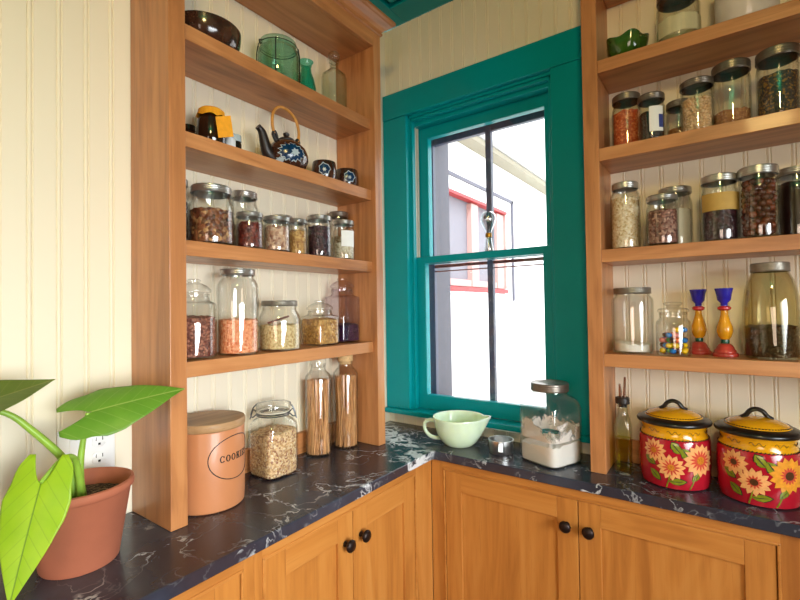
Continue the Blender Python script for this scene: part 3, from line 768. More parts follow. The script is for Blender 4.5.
# ------------------------------------------------------------------ worktop, inside the left unit
# cookie crock
loc = (.110, -.915, Z0+.0006); t = thing('cookie_crock', 'salmon stoneware crock lettered COOKIES with a wooden lid', 'crock', loc)
R = .0865; H_ = .194
cp = [(.081, 0), (.0845, .003), (.0858, .02), (R, .06), (R, H_-.002)]
MB().lathe([(.0005, 0)]+cp+[(R-.001, H_), (R-.006, H_), (R-.007, H_-.006), (R-.007, .01), (.0005, .008)], 64).obj('crock_body', SALMON, t)
MB().lathe([(.0005, H_+.0008), (R+.0005, H_+.0008), (R+.002, H_+.003), (R+.002, H_+.017), (R, H_+.020), (.0005, H_+.0205)], 64).obj('wooden_lid', LW, t)
A0 = math.atan2(-1.5665+.915, 1.191-.110)+.80       # the lettering faces a little to the right of the viewer
ov = []
for i in range(72):
    a = 2*PI*i/72; q, w_ = .0720*math.cos(a), .0530*math.sin(a)
    ov.append(((R+.0004)*math.cos(A0+q/R), (R+.0004)*math.sin(A0+q/R), .126+w_))
MB().tube(ov, .0011, 6, closed=True).obj('oval_outline', INK, t)
def letter_polys(ch, w, h, st):
    """serif capitals from quads (along, up)"""
    th = st*.55; sf = st*.9; P = []
    bar = lambda x0, x1, y0, y1: P.append([(x0, y0), (x1, y0), (x1, y1), (x0, y1)])
    def arc(cx, cy, rx, ry, a0, a1, n=18):
        for i in range(n):
            p = a0+(a1-a0)*i/n; q = a0+(a1-a0)*(i+1)/n
            def ring(a):
                t_ = th+(st-th)*abs(math.cos(a)); return ((cx+rx*math.cos(a), cy+ry*math.sin(a)), (cx+(rx-t_)*math.cos(a), cy+(ry-t_)*math.sin(a)))
            (o1, i1), (o2, i2) = ring(p), ring(q); P.append([o1, o2, i2, i1])
    if ch == 'O': arc(w/2, h/2, w/2, h/2, 0, 2*PI, 28)
    if ch == 'C': arc(w/2, h/2, w/2, h/2, .75, 2*PI-.75, 24); bar(w*.80, w*.80+th, h*.66, h*.94); bar(w*.80, w*.80+th, h*.10, h*.26)
    if ch in 'KIE':
        x = st*.5; bar(x, x+st, 0, h); bar(0, 2*st, 0, th); bar(0, 2*st, h-th, h)
    if ch == 'K':
        P.append([(st*1.4, h*.42), (st*1.4+th, h*.36), (w-th*.4, h), (w-th*2, h)]); P.append([(st*1.9, h*.50), (st*1.9+st, h*.60), (w, 0), (w-st*1.2, 0)]); bar(w-st*1.9, w, h-th, h); bar(w-st*1.7, w+st*.3, 0, th)
    if ch == 'E':
        bar(st, w, 0, th); bar(st, w, h-th, h); bar(st, w*.75, h/2-th/2, h/2+th/2); bar(w-th, w, 0, h*.25); bar(w-th, w, h*.75, h); bar(w*.75-th, w*.75, h*.38, h*.62)
    if ch == 'S':
        arc(w/2, h*.74, w/2, h*.26, .5, PI*1.5, 14); arc(w/2, h*.26, w/2, h*.26, -PI*1.0+.35, PI/2, 14); bar(w-th, w, h*.7, h*.95); bar(0, th, h*.05, h*.3)
    return P
lt = MB(); lw_, lh, ls = .0122, .0165, .0030; widths = {'I': .0058, 'S': .0092, 'E': .0098}
word = 'COOKIES'; tot = sum(widths.get(c, lw_) for c in word)+.0028*(len(word)-1); xx = -tot/2
for c_ in word:
    w_ = widths.get(c_, lw_)
    for poly in letter_polys(c_, w_, lh, ls):
        vs = []
        for rr in (R+.0002, R+.0007):
            for q, z in poly: a = A0+(xx+q)/R; vs.append((rr*math.cos(a), rr*math.sin(a), .1185+z))
        n = len(poly); lt.add(vs, [tuple(range(n)), tuple(range(n, 2*n))]+[(i, (i+1) % n, n+(i+1) % n, n+i) for i in range(n)])
    xx += w_+.0028
lt.obj('lettering', INK, t, smooth=False)
# muesli bail jar (square body)
loc = (.085, -.692, Z0+.0006); t = thing('bail_jar', 'square wire-bail jar full of muesli beside the cookie crock', 'jar', loc)
r = .0585
p = [(r*.88, 0, 4), (r*.97, .005, 5), (r, .014, 5), (r, .136, 5), (r*.97, .150, 4), (r*.88, .162, 3), (r*.79, .169), (r*.78, .181), (r*.80, .184)]
MB().lathe(shell(p, .003), 56).obj('jar_body', GL, t)
MB().lathe([(r*.80, .1845), (r*.84, .1855), (r*.84, .1875), (r*.80, .188), (r*.7, .1875), (r*.7, .1848)], 48, closed=True).obj('gasket', RUBBER, t)
MB().lathe([(.0005, .192), (r*.72, .192), (r*.76, .1885), (r*.83, .1885), (r*.85, .193), (r*.84, .205), (r*.80, .211), (r*.6, .2135), (.0005, .214)], 48).obj('glass_lid', GL, t)
w = MB(); rr = r*.815
for zz in (.176, .181): w.tube([(rr*math.cos(2*PI*i/40), rr*math.sin(2*PI*i/40), zz) for i in range(40)], .0018, 6, closed=True)
for sg, a in ((1, .70), (-1, .70+PI)):
    ca, sa = math.cos(a), math.sin(a)
    w.tube(smoothpath([(rr*ca, rr*sa, .178), (r*1.03*ca, r*1.03*sa, .168), (r*1.12*ca, r*1.12*sa, .176), (r*.98*ca, r*.98*sa, .198), (r*.87*ca, r*.87*sa, .203)], 5), .0020, 6)
    w.tube(smoothpath([(rr*ca, rr*sa, .181), (r*1.0*ca, r*1.0*sa, .190), (r*1.14*ca, r*1.14*sa, .168), (r*1.18*ca, r*1.18*sa, .162)], 5), .0020, 6)
w.tube([(r*.87*math.cos(.70+PI*i/20), r*.87*math.sin(.70+PI*i/20), .206) for i in range(21)], .0018, 6)
w.obj('bail_wire', WIRE, t)
fill_obj('muesli', 'oat muesli with dried fruit filling the square bail jar', 'muesli', loc, p, .126, MUES, .003, tilt=(.05, .06), seg=56, tw=.0032)
# spaghetti jars
for x, y, lb, lb2, seed in ((.068, -.490, 'tall glass-stoppered jar of spaghetti beside the muesli jar', 'wholewheat spaghetti standing in the jar beside the muesli', 5), (.086, -.374, 'tall cork-stoppered jar of spaghetti by the right upright', 'wholewheat spaghetti standing in the jar by the right upright', 9)):
    loc = (x, y, Z0+.0006); t = thing('spaghetti_jar', lb, 'jar', loc, 'spaghetti jars')
    r = .0450
    p = [(r*.93, 0), (r, .005), (r, .255), (r*.94, .264), (r*.78, .273), (r*.62, .280), (r*.56, .287), (r*.58, .300), (r*.62, .302)]
    MB().lathe(shell(p), 44).obj('jar_body', GL, t)
    MB().lathe([(.0005, .292), (r*.47, .292), (r*.49, .302), (r*.60, .3025), (r*.61, .322), (r*.58, .324), (.0005, .3242)], 36).obj('cork_stopper' if seed == 9 else 'glass_stopper', CORK if seed == 9 else GL, t)
    rnd = random.Random(seed); m = MB()
    for i in range(170):
        a = rnd.uniform(0, 2*PI); rr = (r-.0068)*math.sqrt(rnd.uniform(.25, 1)); b = a+rnd.uniform(.25, .95)*(1 if i % 3 else -1)
        r2_ = (r-.0068)*math.sqrt(rnd.uniform(.3, 1))
        m.tube([(rr*math.cos(a), rr*math.sin(a), .0062), (r2_*math.cos(b), r2_*math.sin(b), rnd.uniform(.240, .252))], .0018, 5, rnd.randrange(2))
    tag(m.obj('spaghetti', [SPAG, SPAG2], None, loc), lb2, 'pasta', None, 'stuff')

# ------------------------------------------------------------------ worktop under the window
# jadeite batter bowl
loc = (.414, -.139, Z0+.0006); t = thing('batter_bowl', 'pale green milk-glass batter bowl with handle and spout', 'bowl', loc); t.scale = (1.03, 1.03, 1.12)
m = MB().lathe([(.0005, 0), (.046, 0), (.050, .003), (.063, .014), (.077, .036), (.084, .060), (.0885, .080), (.0905, .086), (.0895, .089), (.0865, .0885), (.0835, .080), (.078, .060), (.069, .036), (.054, .017), (.040, .008), (.0005, .0075)], 64)
sa_ = math.radians(20)
for v in m.v:
    a = math.atan2(v.y, v.x)-sa_; a = (a+PI) % (2*PI)-PI
    if v.z > .03:
        k = max(0, 1-abs(a)/.42); k = k*k*(3-2*k); f = (v.z-.03)/.056; rr = 1+.22*k*f
        v.x *= rr; v.y *= rr; v.z += .004*k*f
m.obj('bowl_body', JADE, t)
ha = math.radians(200); ca, sa = math.cos(ha), math.sin(ha)
MB().tube(smoothpath([(.082*ca, .082*sa, .070), (.104*ca, .104*sa, .072), (.121*ca, .121*sa, .062), (.120*ca, .120*sa, .040), (.104*ca, .104*sa, .022), (.082*ca, .082*sa, .016), (.062*ca, .062*sa, .016)], 6), .0062, 12).obj('handle', JADE, t)
# measuring cup
loc = (.574, -.142, Z0+.0006); t = thing('measuring_cup', 'small polished steel measuring cup with its handle towards the room', 'cup', loc)
MB().lathe([(.0005, 0), (.037, 0), (.0395, .003), (.0405, .043), (.0425, .0435), (.0425, .045), (.0385, .045), (.0378, .005), (.0005, .003)], 48).obj('cup_body', CHROME, t)
a = math.radians(-68); ca, sa = math.cos(a), math.sin(a)
m = MB().box(.039, .095, -.007, .007, .0405, .0425, bev=.0008).box(.0385, .0405, -.007, .007, .018, .0425, bev=.0008)
for v in m.v:
    if v.x > .05: v.z -= (v.x-.05)*.28
    v.x, v.y = v.x*ca-v.y*sa, v.x*sa+v.y*ca
m.obj('handle', CHROME, t, smooth=False)
# flour jar
loc = (.7360, -.1285, Z0+.0006); rz = math.radians(-21.8)
t = thing('flour_jar', 'big square glass jar with screw lid holding flour, by the window', 'jar', loc, None, rz)
r = .0745
p = [(r*.90, 0, 6), (r*.98, .005, 6), (r, .014, 6), (r, .166, 6), (r*.985, .180, 5), (r*.94, .192, 4), (r*.86, .202, 3), (r*.78, .208, 2), (r*.73, .213), (r*.72, .232), (r*.74, .240)]
MB().lathe(shell(p, .0035), 64).obj('jar_body', GL, t)
metal_lid(t, r*.74, .221, .246, DKMET)
o = fill_obj('flour', 'white flour in the lower half of the square jar', 'flour', loc, p, .062, FLOUR, .004, tilt=(.06, .04), seg=64, tw=.0037); o.rotation_euler[2] = rz
# flour dust clinging inside the glass
def dustmat():
    m, nt, out = newmat('flour_film'); g = G(nt)
    v = g.coord(rnd=False); nz = g.noise(v, 17, 5, .6, .8)
    sz = g.n('ShaderNodeSeparateXYZ'); g.l(v, sz.inputs[0])
    h = g.math('SUBTRACT', nz.outputs[0], g.math('MULTIPLY', g.math('SUBTRACT', sz.outputs[2], .104), 4.2))
    cov = g.ramp(h, [(.44, (0, 0, 0)), (.53, (.93, .93, .93))])
    d = g.n('ShaderNodeBsdfDiffuse'); d.inputs[0].default_value = lin(238, 230, 224)
    t_ = g.n('ShaderNodeBsdfTransparent'); mx = g.n('ShaderNodeMixShader')
    g.l(cov, mx.inputs[0]); g.l(t_.outputs[0], mx.inputs[1]); g.l(d.outputs[0], mx.inputs[2]); g.l(mx.outputs[0], out.inputs[0]); return m
segs = 64; vs = []; fs = []
def se(a, rr, e=6):
    ca, sa = math.cos(a), math.sin(a); return (rr*math.copysign(abs(ca)**(2/e), ca), rr*math.copysign(abs(sa)**(2/e), sa))
for i in range(segs):
    for z in (.076, .160):
        for dr in (.0040, .0045): q = se(2*PI*i/segs, r-dr); vs.append((q[0], q[1], z))
for i in range(segs):
    b = i*4; c = ((i+1) % segs)*4
    fs += [(b, c, c+2, b+2), (b+1, b+3, c+3, c+1), (b, b+1, c+1, c), (b+2, c+2, c+3, b+3)]
o = mk('flour_dust', vs, fs, dustmat(), None, loc, True); o.rotation_euler[2] = rz
tag(o, 'film of flour clinging to the inside of the square jar', 'flour', None, 'stuff')
# bulb on the meeting rail
loc = (.458, .044, Z0+.7042); t = thing('glass_bulb', 'clear glass bulb ornament with brass collar on the sash rail', 'ornament', loc)
MB().lathe([(.0005, 0), (.017, 0), (.019, .004), (.014, .030), (.011, .052), (.0005, .053)], 32).obj('glass_foot', GBULB, t)
MB().lathe([(.0005, .0535), (.011, .0535), (.0125, .058), (.0115, .070), (.0005, .0705)], 28).obj('collar', BRASS, t)
MB().lathe([(.0005, .071), (.011, .071), (.0135, .082), (.021, .098), (.0285, .115), (.030, .128), (.0265, .142), (.017, .152), (.0005, .156)], 36).obj('globe', GBULB, t)
MB().blob((-.010, -.006, .133), .0075, .0075, .0075, 0, 2).obj('dark_bead', BLACK, t)

# ------------------------------------------------------------------ right unit
GR2, GR3, GR4 = 'jars on the second shelf of the right unit', 'jars on the third shelf of the right unit', 'jars on the lowest shelf of the right unit'
s = SR[1]
m = MB().lathe([(.0005, 0), (.030, 0), (.032, .004), (.041, .010), (.050, .026), (.0545, .046), (.0560, .064), (.0530, .065), (.050, .046), (.045, .026), (.034, .012), (.0005, .010)], 60)
for v in m.v:
    a = math.atan2(v.y, v.x)
    if v.z > .008:
        k = 1+.075*math.sin(a*5+.6)*(v.z/.062); v.x *= k; v.y *= k; v.z += .004*math.sin(a*5+1.2)*(v.z/.062)
tag(m.obj('leaf_bowl', plain('green_glaze', (48, 84, 22), .14, var=.5, vs=30, coat=.6), None, (.974, -.098, Z0+s+.0005)), 'green leaf-shaped glazed bowl at left of the top right shelf', 'bowl')
loc = (1.105, -.098, Z0+s+.0006)
jar('clear jar with a cream paper band on the top right shelf', 1.105, -.098, s, .0530, .150, lid=DKMET, neck=.9, fill=None)
jt = [o for o in C.objects if o.type == 'EMPTY' and o.get('label', '').startswith('clear jar with a cream')][0]
wrap_label(jt, 'paper_band', .0533, 0, 2*PI-.001, .022, .068, plain('cream_paper', (214, 206, 170), .7, var=.04))
t = thing('canister', 'large translucent white canister at the upper right of the right shelves', 'canister', (1.256, -.098, Z0+s+.0005))
MB().lathe([(.0005, 0), (.064, 0), (.067, .004), (.067, .135), (.0005, .136)], 48).obj('canister_body', plain('white_plastic', (216, 208, 204), .25, var=.05, vs=20, coat=.3), t)
MB().lathe([(.0005, .1362), (.068, .1362), (.069, .139), (.069, .150), (.066, .153), (.0005, .153)], 48).obj('lid', WHITELID, t)
s = SR[2]
jar('mason jar of coral lentils at left of the second right shelf', .968, -.086, s, .0390, .164, neck=.90, group=GR2, lidh=.020, lid=DKMET, fill=('coral_lentils', 'orange-red lentils filling the leftmost jar of the right unit', 'lentils', .68, LENT2))
jt, _ = jar('mason jar of black beans with white and blue label', 1.037, -.125, s, .0336, .131, neck=.92, group=GR2, lidh=.018, lid=DKMET, fill=('black_beans', 'black beans in the jar with white and blue label', 'beans', .60, BLACKB))
va = math.atan2(-1.5665+.125, 1.191-1.037)
lb = wrap_label(jt, 'label', .0336, va-.15, va+.95, .020, .090, PAPER)
wrap_label(jt, 'label_print', .0342, va+.55, va+.92, .030, .066, plain('blue_print', (48, 62, 130), .6, var=.3, vs=200))
jar('short dark-lidded jar standing behind the chickpea jar', 1.098, -.047, s, .031, .124, neck=.92, group=GR2, lid=OLDMET, fill=('brown_grain', 'brown grain in the low jar behind the chickpeas', 'grain', .35, BROWNS))
jt, p = jar('mason jar of chickpeas on the second right shelf', 1.144, -.112, s, .0382, .143, neck=.94, group=GR2, lidh=.018, lid=DKMET)
pieces('chickpeas', 'pale chickpeas filling two thirds of a mason jar', 'chickpeas', (1.144, -.112, Z0+s+.0006), .0350, .0062, .096, .0052, [CHICK, CHICK2], (1, 1, .95), 4, core=True)
jar('large mason jar with a little brown grain in it', 1.220, -.1, s, .0422, .169, neck=.93, group=GR2, lidh=.024, lid=DKMET, fill=('amber_grain', 'amber brown grain in the bottom of the large mason jar', 'grain', .24, BROWNS))
jar('large mason jar two thirds full of dark loose tea', 1.314, -.1, s, .0440, .173, neck=.93, group=GR2, lidh=.024, lid=DKMET, fill=('loose_tea', 'dark loose tea with gold flecks in the large jar', 'tea', .62, TEA))
s = SR[3]
jar('tall mason jar packed with pale rice on the third right shelf', .961, -.1, s, .0405, .197, neck=.80, group=GR3, lidh=.020, sh=.78, fill=('pale_rice', 'pale rice filling the tall mason jar', 'rice', .76, RICE))
jar('small mason jar of speckled brown lentils on the third right shelf', 1.058, -.130, s, .0392, .139, neck=.90, group=GR3, lidh=.016, fill=('speckled_lentils', 'speckled brown and pink lentils in the small mason jar', 'lentils', .68, SPECK))
jar('tall jar of white powder behind the speckled lentils', 1.083, -.0445, s, .0428, .173, neck=.90, group=GR3, lidh=.018, fill=('white_powder', 'white powder in the jar behind the speckled lentils', 'sugar', .62, SUGAR))
jt, _ = jar('dark-filled mason jar with a tan paper label', 1.188, -.105, s, .0410, .176, neck=.92, group=GR3, lidh=.020, fill=('dark_raisins', 'dark dried fruit below the tan paper label', 'dried fruit', .68, DARKFR))
va = math.atan2(-1.5665+.105, 1.191-1.188); wrap_label(jt, 'label', .0410, va-1.15, va+1.45, .080, .126, TANPAPER)
jt, p = jar('mason jar packed with large reddish-brown dried fruit', 1.268, -.115, s, .0423, .180, neck=.92, group=GR3, lidh=.022)
pieces('dried_plums', 'large reddish-brown dried fruit packed in a mason jar', 'dried fruit', (1.268, -.115, Z0+s+.0006), .0390, .0062, .152, .0105, [PRUNE, PRUNE2, PRUNE], (1, .95, .9), 8, core=True, tight=1.5)
jar('very dark filled jar behind the reddish-brown fruit jar', 1.347, -.052, s, .0400, .178, neck=.92, group=GR3, fill=('black_fruit', 'nearly black dried fruit in the rear jar', 'dried fruit', .78, plain('black_fruit', (34, 18, 20), .3, var=.4, vs=60)))
s = SR[4]
# fluted jar with sugar
loc = (.972, -.088, Z0+s+.0006); t = thing('storage_jar', 'wide paneled glass jar with a layer of white sugar', 'jar', loc, GR4)
r = .0565
def octo(k, z): return (k, z)
p = [(r*.92, 0), (r*.99, .005), (r, .014), (r, .148), (r*.97, .158), (r*.84, .165), (r*.82, .170), (r*.82, .186), (r*.83, .188)]
m = MB().lathe(shell(p, .0035), 60)
for v in m.v:
    a = math.atan2(v.y, v.x); rr = math.hypot(v.x, v.y)
    if rr > .03 and v.z < .160:
        b = (a+PI/10) % (PI/5)-PI/10; k = math.cos(PI/10)/math.cos(b); k = .5+.5*k; v.x *= k; v.y *= k
m.obj('jar_body', GL, t); metal_lid(t, r*.83, .172, .190, OLDMET)
fill_obj('sugar', 'white sugar lying in the bottom of the paneled jar', 'sugar', loc, [(q[0]*.965, q[1]) for q in p], .026, SUGAR, .003, tilt=(-.06, .0), seg=60, tw=.0045)
# candy jar
loc = (1.077, -.120, Z0+s+.0006); t = thing('candy_jar', 'small glass-stoppered jar of colourful candies', 'jar', loc, GR4)
r = .0428
p = [(r*.93, 0), (r*.99, .004), (r, .012), (r, .082), (r*.95, .092), (r*.82, .099), (r*.79, .104), (r*.80, .116), (r*.84, .118)]
MB().lathe(shell(p), 48).obj('jar_body', GL, t)
MB().lathe([(.0005, .110), (r*.74, .110), (r*.75, .1185), (r*.88, .119), (r*.89, .124), (r*.80, .128), (r*.40, .131), (r*.34, .134), (r*.52, .139), (r*.54, .143), (r*.45, .146), (.0005, .1465)], 40).obj('glass_lid', GL, t)
rnd = random.Random(21)
CCOL = [('yellow', (250, 206, 20)), ('blue', (20, 120, 206)), ('orange', (240, 110, 40)), ('red', (206, 40, 44)), ('green', (60, 160, 60)), ('pink', (240, 140, 130)), ('brown', (80, 46, 34))]
wts = [5, 5, 4, 4, 1, 3, 1]
candy = {}
for nm, c in CCOL:
    me = MB().blob((0, 0, 0), .0083, .0083, .0070, 0, 3); o = me.obj('candy', plain('candy_'+nm, c, .16, var=.02, coat=.5)); candy[nm] = o
used = set(); dd = .0170
for L in range(5):
    z = .0058+.0072+L*.0143; off = (L % 2)*dd*.5
    lim = r-.0030-.0086-(0 if L < 2 else .0)
    for i in range(-4, 5):
        for j in range(-4, 5):
            x = i*dd+(j % 2)*dd*.5+off*.9; y = j*dd*.8660+off*.6
            if math.hypot(x, y) > lim: continue
            if L == 4 and (x < .004 or rnd.random() < .4): continue
            if L == 3 and rnd.random() < .12: continue
            nm = rnd.choices([c[0] for c in CCOL], wts)[0]; src = candy[nm]
            if nm in used: o = src.copy(); C.objects.link(o)
            else: o = src; used.add(nm)
            o.location = (loc[0]+x, loc[1]+y, loc[2]+z); o.rotation_euler = (rnd.uniform(-.25, .25), rnd.uniform(-.25, .25), 0)
            o['label'] = '%s sugar-coated candy piled in the small glass-stoppered jar' % nm; o['category'] = 'candy'; o['group'] = 'candies in the glass jar'
for nm, _ in CCOL:
    if nm not in used: bpy.data.objects.remove(candy[nm])
# candlesticks
for x, y, lb in ((1.133, -.050, 'painted candlestick partly behind the candy jar'), (1.192, -.092, 'painted candlestick beside the big olive jar')):
    t = thing('candlestick', lb, 'candlestick', (x, y, Z0+s+.0005), 'pair of painted wooden candlesticks')
    MB().lathe([(.0005, 0), (.0285, 0), (.0295, .004), (.0285, .008), (.0245, .011), (.0240, .016), (.0210, .019), (.0195, .024), (.0150, .031), (.0100, .034), (.0005, .034)], 40).obj('base', CBRK, t)
    MB().lathe([(.0005, .0342), (.0092, .0342), (.0098, .040), (.0092, .0445), (.0005, .0445)], 32).obj('lower_ring', CGRN, t)
    MB().lathe([(.0005, .0447), (.0090, .0447), (.0145, .052), (.0185, .066), (.0175, .078), (.0125, .095), (.0085, .110), (.0080, .121), (.0005, .121)], 40).obj('baluster', CYEL, t)
    MB().lathe([(.0005, .1212), (.0105, .1212), (.0150, .125), (.0152, .130), (.0110, .1335), (.0005, .1335)], 36).obj('collar', CRED, t)
    MB().lathe([(.0005, .1337), (.0080, .1337), (.0082, .141), (.0150, .149), (.0175, .165), (.0205, .178), (.0208, .1805), (.0165, .1805), (.0140, .172), (.0125, .160), (.0005, .158)], 40).obj('candle_cup', PURP, t)
# big olive jar
loc = (1.288, -.090, Z0+s+.0006); t = thing('gallon_jar', 'big olive-tinted glass jar half full of coffee beans', 'jar', loc)
r = .0590
p = [(r*.90, 0), (r*.985, .006), (r, .018), (r*1.0, .100), (r*.97, .140), (r*.90, .172), (r*.79, .198), (r*.67, .212), (r*.63, .217), (r*.62, .236), (r*.63, .238)]
MB().lathe(shell(p, .0035), 60).obj('jar_body', GOL, t); metal_lid(t, r*.63, .218, .241, OLDMET)
fill_obj('coffee_beans', 'dark coffee beans in the lower part of the olive jar', 'coffee', loc, [(q[0]-.001, q[1]) for q in p], .078, COFFEE, .005, seg=60, tw=.0037)
# oil bottle
loc = (.943, -.109, Z0+.0006); t = thing('oil_bottle', 'slim square oil cruet with twin steel pourers beside the right upright', 'bottle', loc)
r = .0222
p = [(r*.92, 0, 6), (r, .004, 6), (r, .125, 6), (r*.97, .140, 5), (r*.80, .158, 3), (r*.62, .172), (r*.60, .188), (r*.66, .190), (r*.66, .197)]
MB().lathe(shell(p, .002), 40).obj('bottle_body', GLB, t)
MB().lathe([(.0005, .188), (r*.50, .188), (r*.52, .198), (r*.86, .1985), (r*.90, .202), (r*.86, .205), (r*.90, .209), (r*.86, .212), (r*.88, .216), (r*.6, .218), (.0005, .218)], 28).obj('stopper', DKCLAY, t)
MB().tube([(-.004, -.002, .216), (-.005, -.004, .236), (-.006, -.006, .256)], [.0042, .0038, .003], 12).tube([(.005, .002, .216), (.006, .001, .240), (.008, -.002, .276)], [.0042, .0038, .003], 12).obj('pourer', plain('copper_steel', (176, 140, 120), .25, 1), t)
o = MB().lathe([(.0005, .0062, 6), (r-.0044, .0062, 6), (r-.0034, .010, 6), (r-.0034, .098, 6), (.0005, .098, 6)], 40).obj('olive_oil', GYO, None, loc)
tag(o, 'yellow-green olive oil filling the cruet a little over half', 'oil', None, 'stuff')
# flowered canisters
def petal(l, w, ang, base=.0):
    pts = [(base, -w*.25), (l*.45, -w*.5), (l*.78, -w*.34), (l, 0), (l*.78, w*.34), (l*.45, w*.5), (base, w*.25)]
    c, s_ = math.cos(ang), math.sin(ang); return [(x*c-y*s_, x*s_+y*c) for x, y in pts]
def leafp(l, w, ang):
    pts = [(0, 0), (l*.25, -w*.38), (l*.55, -w*.5), (l*.8, -w*.3), (l, 0), (l*.8, w*.3), (l*.55, w*.5), (l*.25, w*.38)]
    c, s_ = math.cos(ang), math.sin(ang); return [(x*c-y*s_, x*s_+y*c) for x, y in pts]
def canister(x, y, label, dark):
    loc = (x, y, Z0+.0006); t = thing('floral_canister', label, 'canister', loc, 'red sunflower canisters')
    R = .0862
    body = [(.076, 0), (.081, .003), (.0845, .02), (R, .06), (R, .105), (.0850, .122), (.0815, .130)]
    neck = [(.0815, .1302), (.0790, .136), (.0770, .146), (.0785, .155), (.0820, .162)]
    MB().lathe([(.0005, 0)]+body+[(.0005, .130)], 72).obj('canister_body', RED, t)
    MB().lathe([(.0005, .1302)]+neck+[(.0005, .162)], 72).obj('neck', YEL, t)
    lid = MB().lathe([(.0005, .1622), (.0840, .1622), (.0890, .1645), (.0902, .169), (.0885, .173), (.080, .1775), (.0695, .1805), (.0685, .1805)], 72, 0)
    b = len(lid.f); lid.lathe([(.0688, .1805), (.0665, .1835), (.056, .190), (.042, .1955), (.022, .1995), (.0005, .201)], 72, 1)
    L_ = lid.obj('lid', [BLACK, YEL], t)
    a = math.radians(12)
    m = MB().tube(smoothpath([(-.032, 0, .196), (-.022, 0, .203), (-.013, 0, .2145), (0, 0, .2195), (.013, 0, .2145), (.022, 0, .203), (.032, 0, .196)], 6), [.0055]*37, 12)
    for v in m.v: v.x, v.y = v.x*math.cos(a)-v.y*1.5*math.sin(a), v.x*math.sin(a)+v.y*1.5*math.cos(a)
    m.obj('lid_knob', BLACK, L_)
    d = MB(); A = math.atan2(-1.5665-y, 1.191-x)
    # dashed black rope lines and squiggles
    bn = body+neck[1:]
    lp = [(.0715, .1735), (.0690, .1765), (.058, .184), (.042, .191)]
    for k in range(64):
        a_ = 2*PI*k/64
        rr = .0819; d.tube([((rr)*math.cos(a_), (rr)*math.sin(a_), .1285), ((rr-.0002)*math.cos(a_+.062), (rr-.0002)*math.sin(a_+.062), .1315)], .0016, 5, 4)
        rr = .0668; d.tube([(rr*math.cos(a_), rr*math.sin(a_), .1838), (rr*math.cos(a_+.055), rr*math.sin(a_+.055), .1838)], .0013, 5, 4)
    for q0 in (-.10, -.05, .0, .05, .10):
        pts = [(q0-.016+.032*i/16, .004*math.sin(i*.8)) for i in range(17)]
        P = []
        for q, w_ in pts:
            z = .148+w_; rr = surf_r(neck, z)+.0004; a_ = A+q/.078; P.append((rr*math.cos(a_), rr*math.sin(a_), z))
        d.tube(P, .0006, 4, 4)
    d.obj('rope_border', [BLACK]*6, t); d = MB()
    flowers = [(-.048, .098, .031, 12, 0), (-.008, .060, .034, 12, 0), (.062, .082, .043, 15, 1)]
    leaves = [(.010, .104, .026, .020, 2.2), (.016, .098, .026, .020, 2.3), (-.075, .078, .034, .018, -.55), (-.060, .046, .036, .018, -.75), (-.014, .022, .040, .017, .10), (.040, .028, .030, .015, .75), (.018, .112, .034, .024, -1.0)]
    # stems
    for q0, z0, q1, z1 in ((-.020, .006, -.010, .040), (.036, .006, .054, .050)):
        P = []
        for i in range(7):
            q = q0+(q1-q0)*i/6; z = z0+(z1-z0)*i/6; rr = surf_r(body, z)+.0003; a_ = A+q/R; P.append((rr*math.cos(a_), rr*math.sin(a_), z))
        d.tube(P, .0018, 6, 2)
    for q, z, l, w_, an in leaves:
        decal(d, body, A+q/R, z, leafp(l*1.08, w_*1.2, an), 4, .0006); decal(d, body, A+q/R, z, leafp(l, w_, an), 2, .0010)
        decal(d, body, A+q/R, z, leafp(l*.9, w_*.12, an), 4, .0014)
    for q, z, rr, n, big in flowers:
        for k in range(n):
            an = 2*PI*k/n+.1
            decal(d, body, A+q/R, z, petal(rr, rr*.46, an, rr*.15), 1 if (big and dark) else 0, .0014+.0003*(k % 2))
        for k in range(n):
            an = 2*PI*k/n+.1
            decal(d, body, A+q/R, z, petal(rr*(.66 if not dark else .5), rr*.15, an, rr*.2), 3, .0022)
        decal(d, body, A+q/R, z, [(rr*.24*math.cos(i*PI/8), rr*.24*math.sin(i*PI/8)) for i in range(16)], 5, .0027)
    if dark:
        pass
    d.obj('flower_painting', [PEACH, GOLDP, LEAFG, CORAL, BLACK, DKBR if dark else OCHRE], t)
canister(1.070, -.106, 'red canister with yellow lid and sunflowers, next to the oil cruet', False)
canister(1.252, -.112, 'red canister with dark-centred sunflowers, at the right end of the worktop', True)

# ------------------------------------------------------------------ outlet
t = thing('wall_outlet', 'white two-gang wall outlet behind the potted plant', 'outlet', (.0008, -1.150, Z0+.172))
MB().box(-.0006, .005, -.057, .057, -.057, .057, bev=.0018).obj('cover_plate', OUTLET, t, smooth=False)
for zz in (.0195, -.0195):
    m = MB().lathe([(.0005, .0045), (.0165, .0045), (.0165, .0068), (.0155, .0075), (.0005, .0075)], 32)
    for v in m.v: v.x, v.y, v.z = v.z, max(-.0145, min(.0145, v.y))+.023, v.x*.9+zz
    r_ = m.obj('receptacle', OUTLET, t)
    MB().box(.0074, .0078, .0155, .0172, zz+.001, zz+.009).box(.0074, .0078, .0288, .0305, zz+.001, zz+.009).box(.0074, .0078, .0205, .0255, zz-.0095, zz-.0045).obj('slots', SLOT, r_, smooth=False)
m = MB().box(.0045, .0072, -.036, -.010, -.033, .033, bev=.0012); m.obj('switch_rocker', OUTLET, t, smooth=False)

